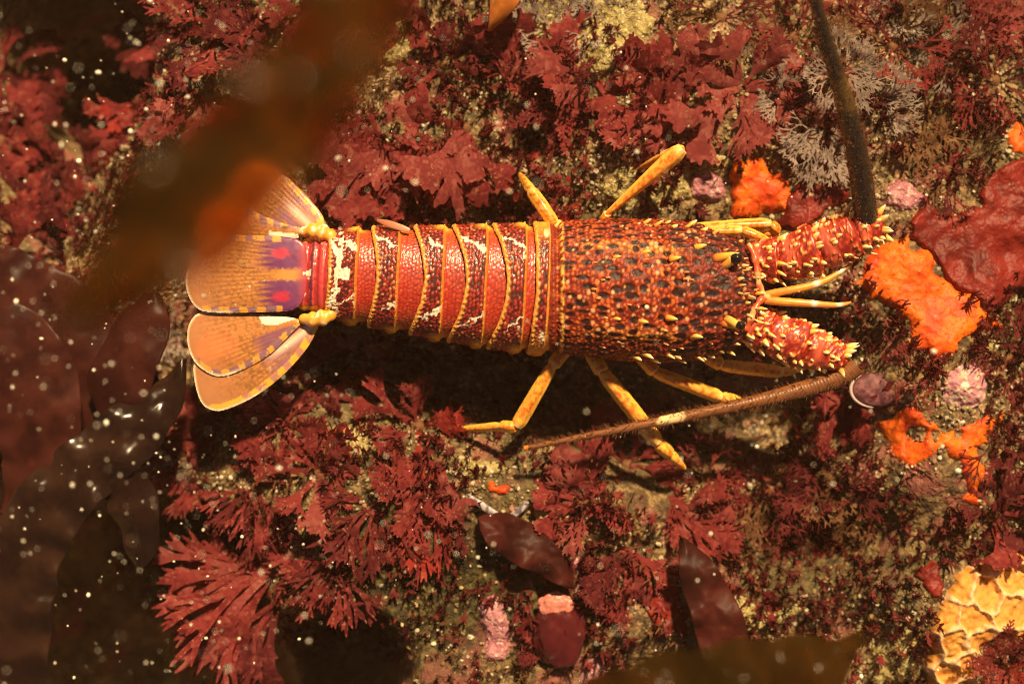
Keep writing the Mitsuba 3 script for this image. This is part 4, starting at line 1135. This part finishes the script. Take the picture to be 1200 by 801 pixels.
add_bsdf('pale_shell_paint', {'type': 'rgb', 'value': [.55, .45, .42]}, .4, .5)
part(k, 'rim', tube(rim_pts, [.6, 1.4, 1.8, 2, 2, 2, 1.8, 1.4, .6], n=60, m=10)[0], 'pale_shell_paint')

k = thing('shell_fragment', 'grey violet edge of a broken mussel shell beside the small orange sponge lump', 'shell')
for pts_ in ([(548, 578), (568, 592), (592, 606)], [(592, 606), (606, 598), (618, 586)]):
    b = [ground(*p, 12) for p in pts_]
    z_ = max(q[2] for q in b)
    part(k, 'valve', tube([np.array([q[0], q[1], z_ - 4]) for q in b], [2, 4.5, 2.5], [1.2, 2.2, 1.4], n=40, m=14)[0], 'mussel_paint')
add_bsdf('mussel_paint', proc(lambda p, n, uv: mix((.12, .10, .12), (.42, .38, .40), smoothstep(.4, .65, fbm(p.x / S / 5, p.y / S / 5, p.z / S / 5, 3)))), .35, .5)

# glossy sea squirt: a dark maroon dome with a pink crust patch on top
add_bsdf('squirt_paint', proc(lambda p, n, uv: mix((.10, .012, .012), (.05, .008, .010), fbm(p.x / S / 9, p.y / S / 9, p.z / S / 9, 3))), .16, .6)
k = thing('sea_squirt', 'glossy dark maroon sea squirt with a pink cap near the bottom edge', 'sea squirt')
c = ground(655, 738)
sp = trimesh.creation.icosphere(4, 1.0)
v = sp.vertices * [33, 44, 22] * (1 + .42 * (fb(sp.vertices[:, 0], sp.vertices[:, 1], sp.vertices[:, 2], .5, 3, 3) - .5))[:, None]
part(k, 'body', (v + c + [0, 0, 8], sp.faces), 'squirt_paint')
m_ = c + [-4, 32, 24]
sp2 = trimesh.creation.icosphere(4, 1.0)
v2 = sp2.vertices * [20, 17, 9] * (1 + .7 * (fb(sp2.vertices[:, 0], sp2.vertices[:, 1], sp2.vertices[:, 2], .45, 3, 13) - .5))[:, None]
msh = (v2 + m_ + [0, 0, -6], sp2.faces)
add_bsdf('pink_flesh', proc(lambda p, n, uv: mix((.50, .13, .10), (.60, .25, .20), fbm(p.x / S / 6, p.y / S / 6, p.z / S / 6, 3))), .4, .5)
part(k, 'pink_cap', msh, 'pink_flesh')

# curved tan stalk
k = thing('tan_stalk', 'curved tan stalk between the dark red seaweeds at the picture edge', 'stalk')
c = ground(66, 205, 40)
b = [W(28, 172, c[2] + 10), W(36, 190, c[2] + 8), W(56, 206, c[2] + 5), W(78, 216, c[2]), W(94, 232, c[2] - 12)]
put(k, tube(b, [2, 4.5, 4, 5.5, 2.5], n=60, m=14, disp=lambda s, a, L: 1 + .18 * np.sin(s * 40 + a))[0], 'yellow_crust_paint')


# ------------------------------------------------------------------ kelp and membranes
def sheet(key, mid, width, bsdf, ripple=5, n=90, m=36, cup=0.0, seed=0, tip=(.1, .1), freq=28):
    C, s, kn, L = path([W(*p) for p in mid], n)
    wd = PchipInterpolator(kn, width)(s)
    wd = wd * np.sqrt(np.clip(s / max(tip[0], 1e-3), .02, 1)) * np.sqrt(np.clip((1 - s) / max(tip[1], 1e-3), .02, 1))
    t = np.gradient(C, axis=0)
    t /= np.linalg.norm(t, axis=1, keepdims=True)
    side = np.cross([0, 0, 1.0], t)
    side /= np.linalg.norm(side, axis=1, keepdims=True)
    u = np.linspace(-1, 1, m)[None, :]
    w_ = wd[:, None] * u * (1 + .10 * (fb(s[:, None] * L + 40 * np.sign(u), 0, seed, freq, 2, seed) - .5) * np.abs(u))
    P = C[:, None] + w_[..., None] * side[:, None]
    dz = ripple * np.abs(u) * np.sin(s[:, None] * L / freq * 3 + 2 * np.sign(u) + seed) + ripple * 1.6 * (fb(P[..., 0], P[..., 1], seed, freq, 3, seed) - .5) - cup * u ** 2
    P = P + np.stack([0 * dz, 0 * dz, dz], -1)
    P2 = P - [0, 0, 1.4]
    ring = np.concatenate([P, P2[:, ::-1]], axis=1)
    return put(key, grid(ring, True), bsdf)


def kelp_color(c0, c1, sp=.0):
    def f(p, n, uv):
        x, y, z = p.x / S, p.y / S, p.z / S
        return mix(mi.Color3f(c0), mi.Color3f(c1), smoothstep(.35, .65, fbm(x / 30, y / 30, z / 30, 3)))
    return proc(f)


add_bsdf('kelp_gloss', kelp_color((.015, .0065, .004), (.028, .012, .007)), .16, .3, lambda p, n, uv: fbm(p.x / S / 30, p.y / S / 30, p.z / S / 30, 2), 2 * S)
add_bsdf('kelp_plum', kelp_color((.030, .0075, .0065), (.055, .014, .010)), .36, .08, lambda p, n, uv: fbm(p.x / S / 30, p.y / S / 30, p.z / S / 30, 2), 5 * S)
add_bsdf('membrane', kelp_color((.20, .016, .010), (.10, .009, .007)), .5, .25, lambda p, n, uv: fbm(p.x / S / 11, p.y / S / 11, p.z / S / 11, 3), 5 * S)
add_bsdf('kelp_wine', kelp_color((.060, .011, .008), (.036, .008, .006)), .5, .15, lambda p, n, uv: fbm(p.x / S / 24, p.y / S / 24, p.z / S / 24, 2), 4 * S)
scene['kelp_thin'] = {'type': 'blendbsdf', 'weight': .45, 'bsdf_0': {'type': 'principledthin', 'base_color': {'type': 'rgb', 'value': [.86, .44, .07]}, 'roughness': .13, 'spec_trans': .97, 'diff_trans': .6, 'eta': 1.15},
                      'bsdf_1': {'type': 'principledthin', 'base_color': kelp_color((.052, .036, .012), (.034, .024, .008)), 'roughness': .5, 'diff_trans': .9, 'eta': 1.2}}
add_bsdf('kelp_amber', kelp_color((.50, .16, .02), (.34, .10, .02)), .3, .5)

KELP = [
    ('blurred olive brown kelp strip floating over the upper corner of the tail fan', [(640, -330, 1030), (520, -150, 1020), (440, -30, 1010), (372, 82, 1005), (286, 178, 995), (210, 254, 990), (138, 322, 985), (66, 376, 980)], [12, 17, 21, 26, 28, 29, 27, 18], 'kelp_thin', 7, 0, (.02, .2)),
    ('long glossy dark brown kelp arching from the bottom corner up towards the tail fan', [(10, 850, -30), (10, 720, -20), (42, 615, -10), (105, 545, -15), (170, 490, -25), (215, 420, -45)], [46, 50, 44, 40, 36, 20], 'kelp_gloss', 5, 7, (.02, .2)),
    ('lowest dark brown kelp blade, spread flat under the other blades at the picture edge', [(-60, 330, -78), (30, 400, -72), (105, 470, -74), (150, 540, -90)], [70, 95, 85, 50], 'kelp_plum', 4, 10, (.05, .2)),
    ('short glossy kelp lobe curling down beside the black hollow', [(110, 552, -24), (148, 580, -28), (162, 625, -40), (158, 672, -70)], [20, 30, 24, 12], 'kelp_gloss', 5, 7, (.1, .3)),
    ('plum brown kelp blade behind the tail fan, below the blurred strip', [(182, 342, -30), (160, 395, -22), (138, 450, -26), (128, 500, -50)], [20, 34, 38, 22], 'kelp_plum', 3, 6, (.15, .25)),
    ('broad dark plum kelp at the picture edge beside the slanted glint', [(-40, 400, -10), (15, 440, -8), (40, 500, -14), (0, 600, -40)], [60, 70, 52, 30], 'kelp_plum', 3, 7, (.1, .2)),
    ('dark olive kelp blade with a pale edge at the bottom edge', [(690, 860, 440), (780, 824, 460), (880, 806, 470), (965, 785, 460), (1015, 745, 440)], [34, 38, 38, 33, 20], 'kelp_dim', 9, 12, (.05, .3)),
    ('reddish brown kelp blade leading down to the pale edged olive one', [(800, 630, -30), (822, 680, -24), (845, 735, -24), (850, 790, -40)], [12, 24, 30, 28], 'kelp_wine', 8, 5, (.2, .1)),
    ('reddish brown blade between the shell fragment and the salmon crust', [(560, 608, -50), (600, 630, -42), (645, 660, -42), (672, 690, -60)], [16, 26, 20, 8], 'kelp_wine', 10, 5, (.2, .2)),
    ('amber kelp tip at the top edge above the weed bed', [(600, -30, -20), (588, 5, -22), (572, 36, -40)], [22, 16, 6], 'kelp_amber', 4, 4, (.05, .5)),
]
scene['kelp_dim'] = {**scene['kelp_thin'], 'weight': .62, 'bsdf_1': {'type': 'principledthin', 'base_color': kelp_color((.028, .018, .005), (.045, .028, .008)), 'roughness': .5, 'diff_trans': .8, 'eta': 1.2}}
for i, (label, mid, width, bs, rip, cup, tip) in enumerate(KELP):
    sheet(thing('kelp_blade', label, 'kelp'), mid, width, bs, rip, 110, 40, cup, i, tip)

for label, pts, th_, seed in [
    ('big dark red membrane beside the largest orange sponge', [(1066, 252), (1082, 238), (1120, 248), (1142, 240), (1150, 215), (1180, 190), (1230, 170), (1230, 345), (1190, 340), (1160, 372), (1132, 350), (1104, 326), (1090, 296), (1072, 280)], 12, 61),
    ('dark red membrane patch between the orange sponge block and the dark antenna', [(918, 222), (945, 208), (985, 212), (998, 240), (970, 252), (930, 276), (905, 268), (910, 250)], 9, 62),
    ('small dark red membrane beside the yellow colony', [(1070, 668), (1088, 655), (1108, 662), (1116, 684), (1104, 704), (1084, 700)], 10, 63),
    ('red membrane below the lower antenna base, beside the purple shell', [(970, 480), (995, 455), (1020, 480), (1022, 510), (992, 520), (972, 505)], 8, 64),
    ('dark red membrane flap near the bottom edge on the shaded side of the reddish kelp', [(752, 700), (770, 680), (800, 690), (812, 720), (796, 750), (765, 748)], 8, 65),
]:
    k = thing('red_membrane', label, 'red alga')
    crust(k, pts, 'membrane', th_ * .6, 6, seed, 14, 3.5, 26, 6)

# ------------------------------------------------------------------ the silty water itself
scene['haze'] = {'type': 'cube', 'to_world': T().translate([0, 0, -.45]).scale([6.5, 6.5, 1.55]), 'bsdf': {'type': 'null'}, 'interior': {'type': 'ref', 'id': 'water_air'}}
tag('haze', 'faintly silty water between the camera and the reef', 'water', None, 'stuff')
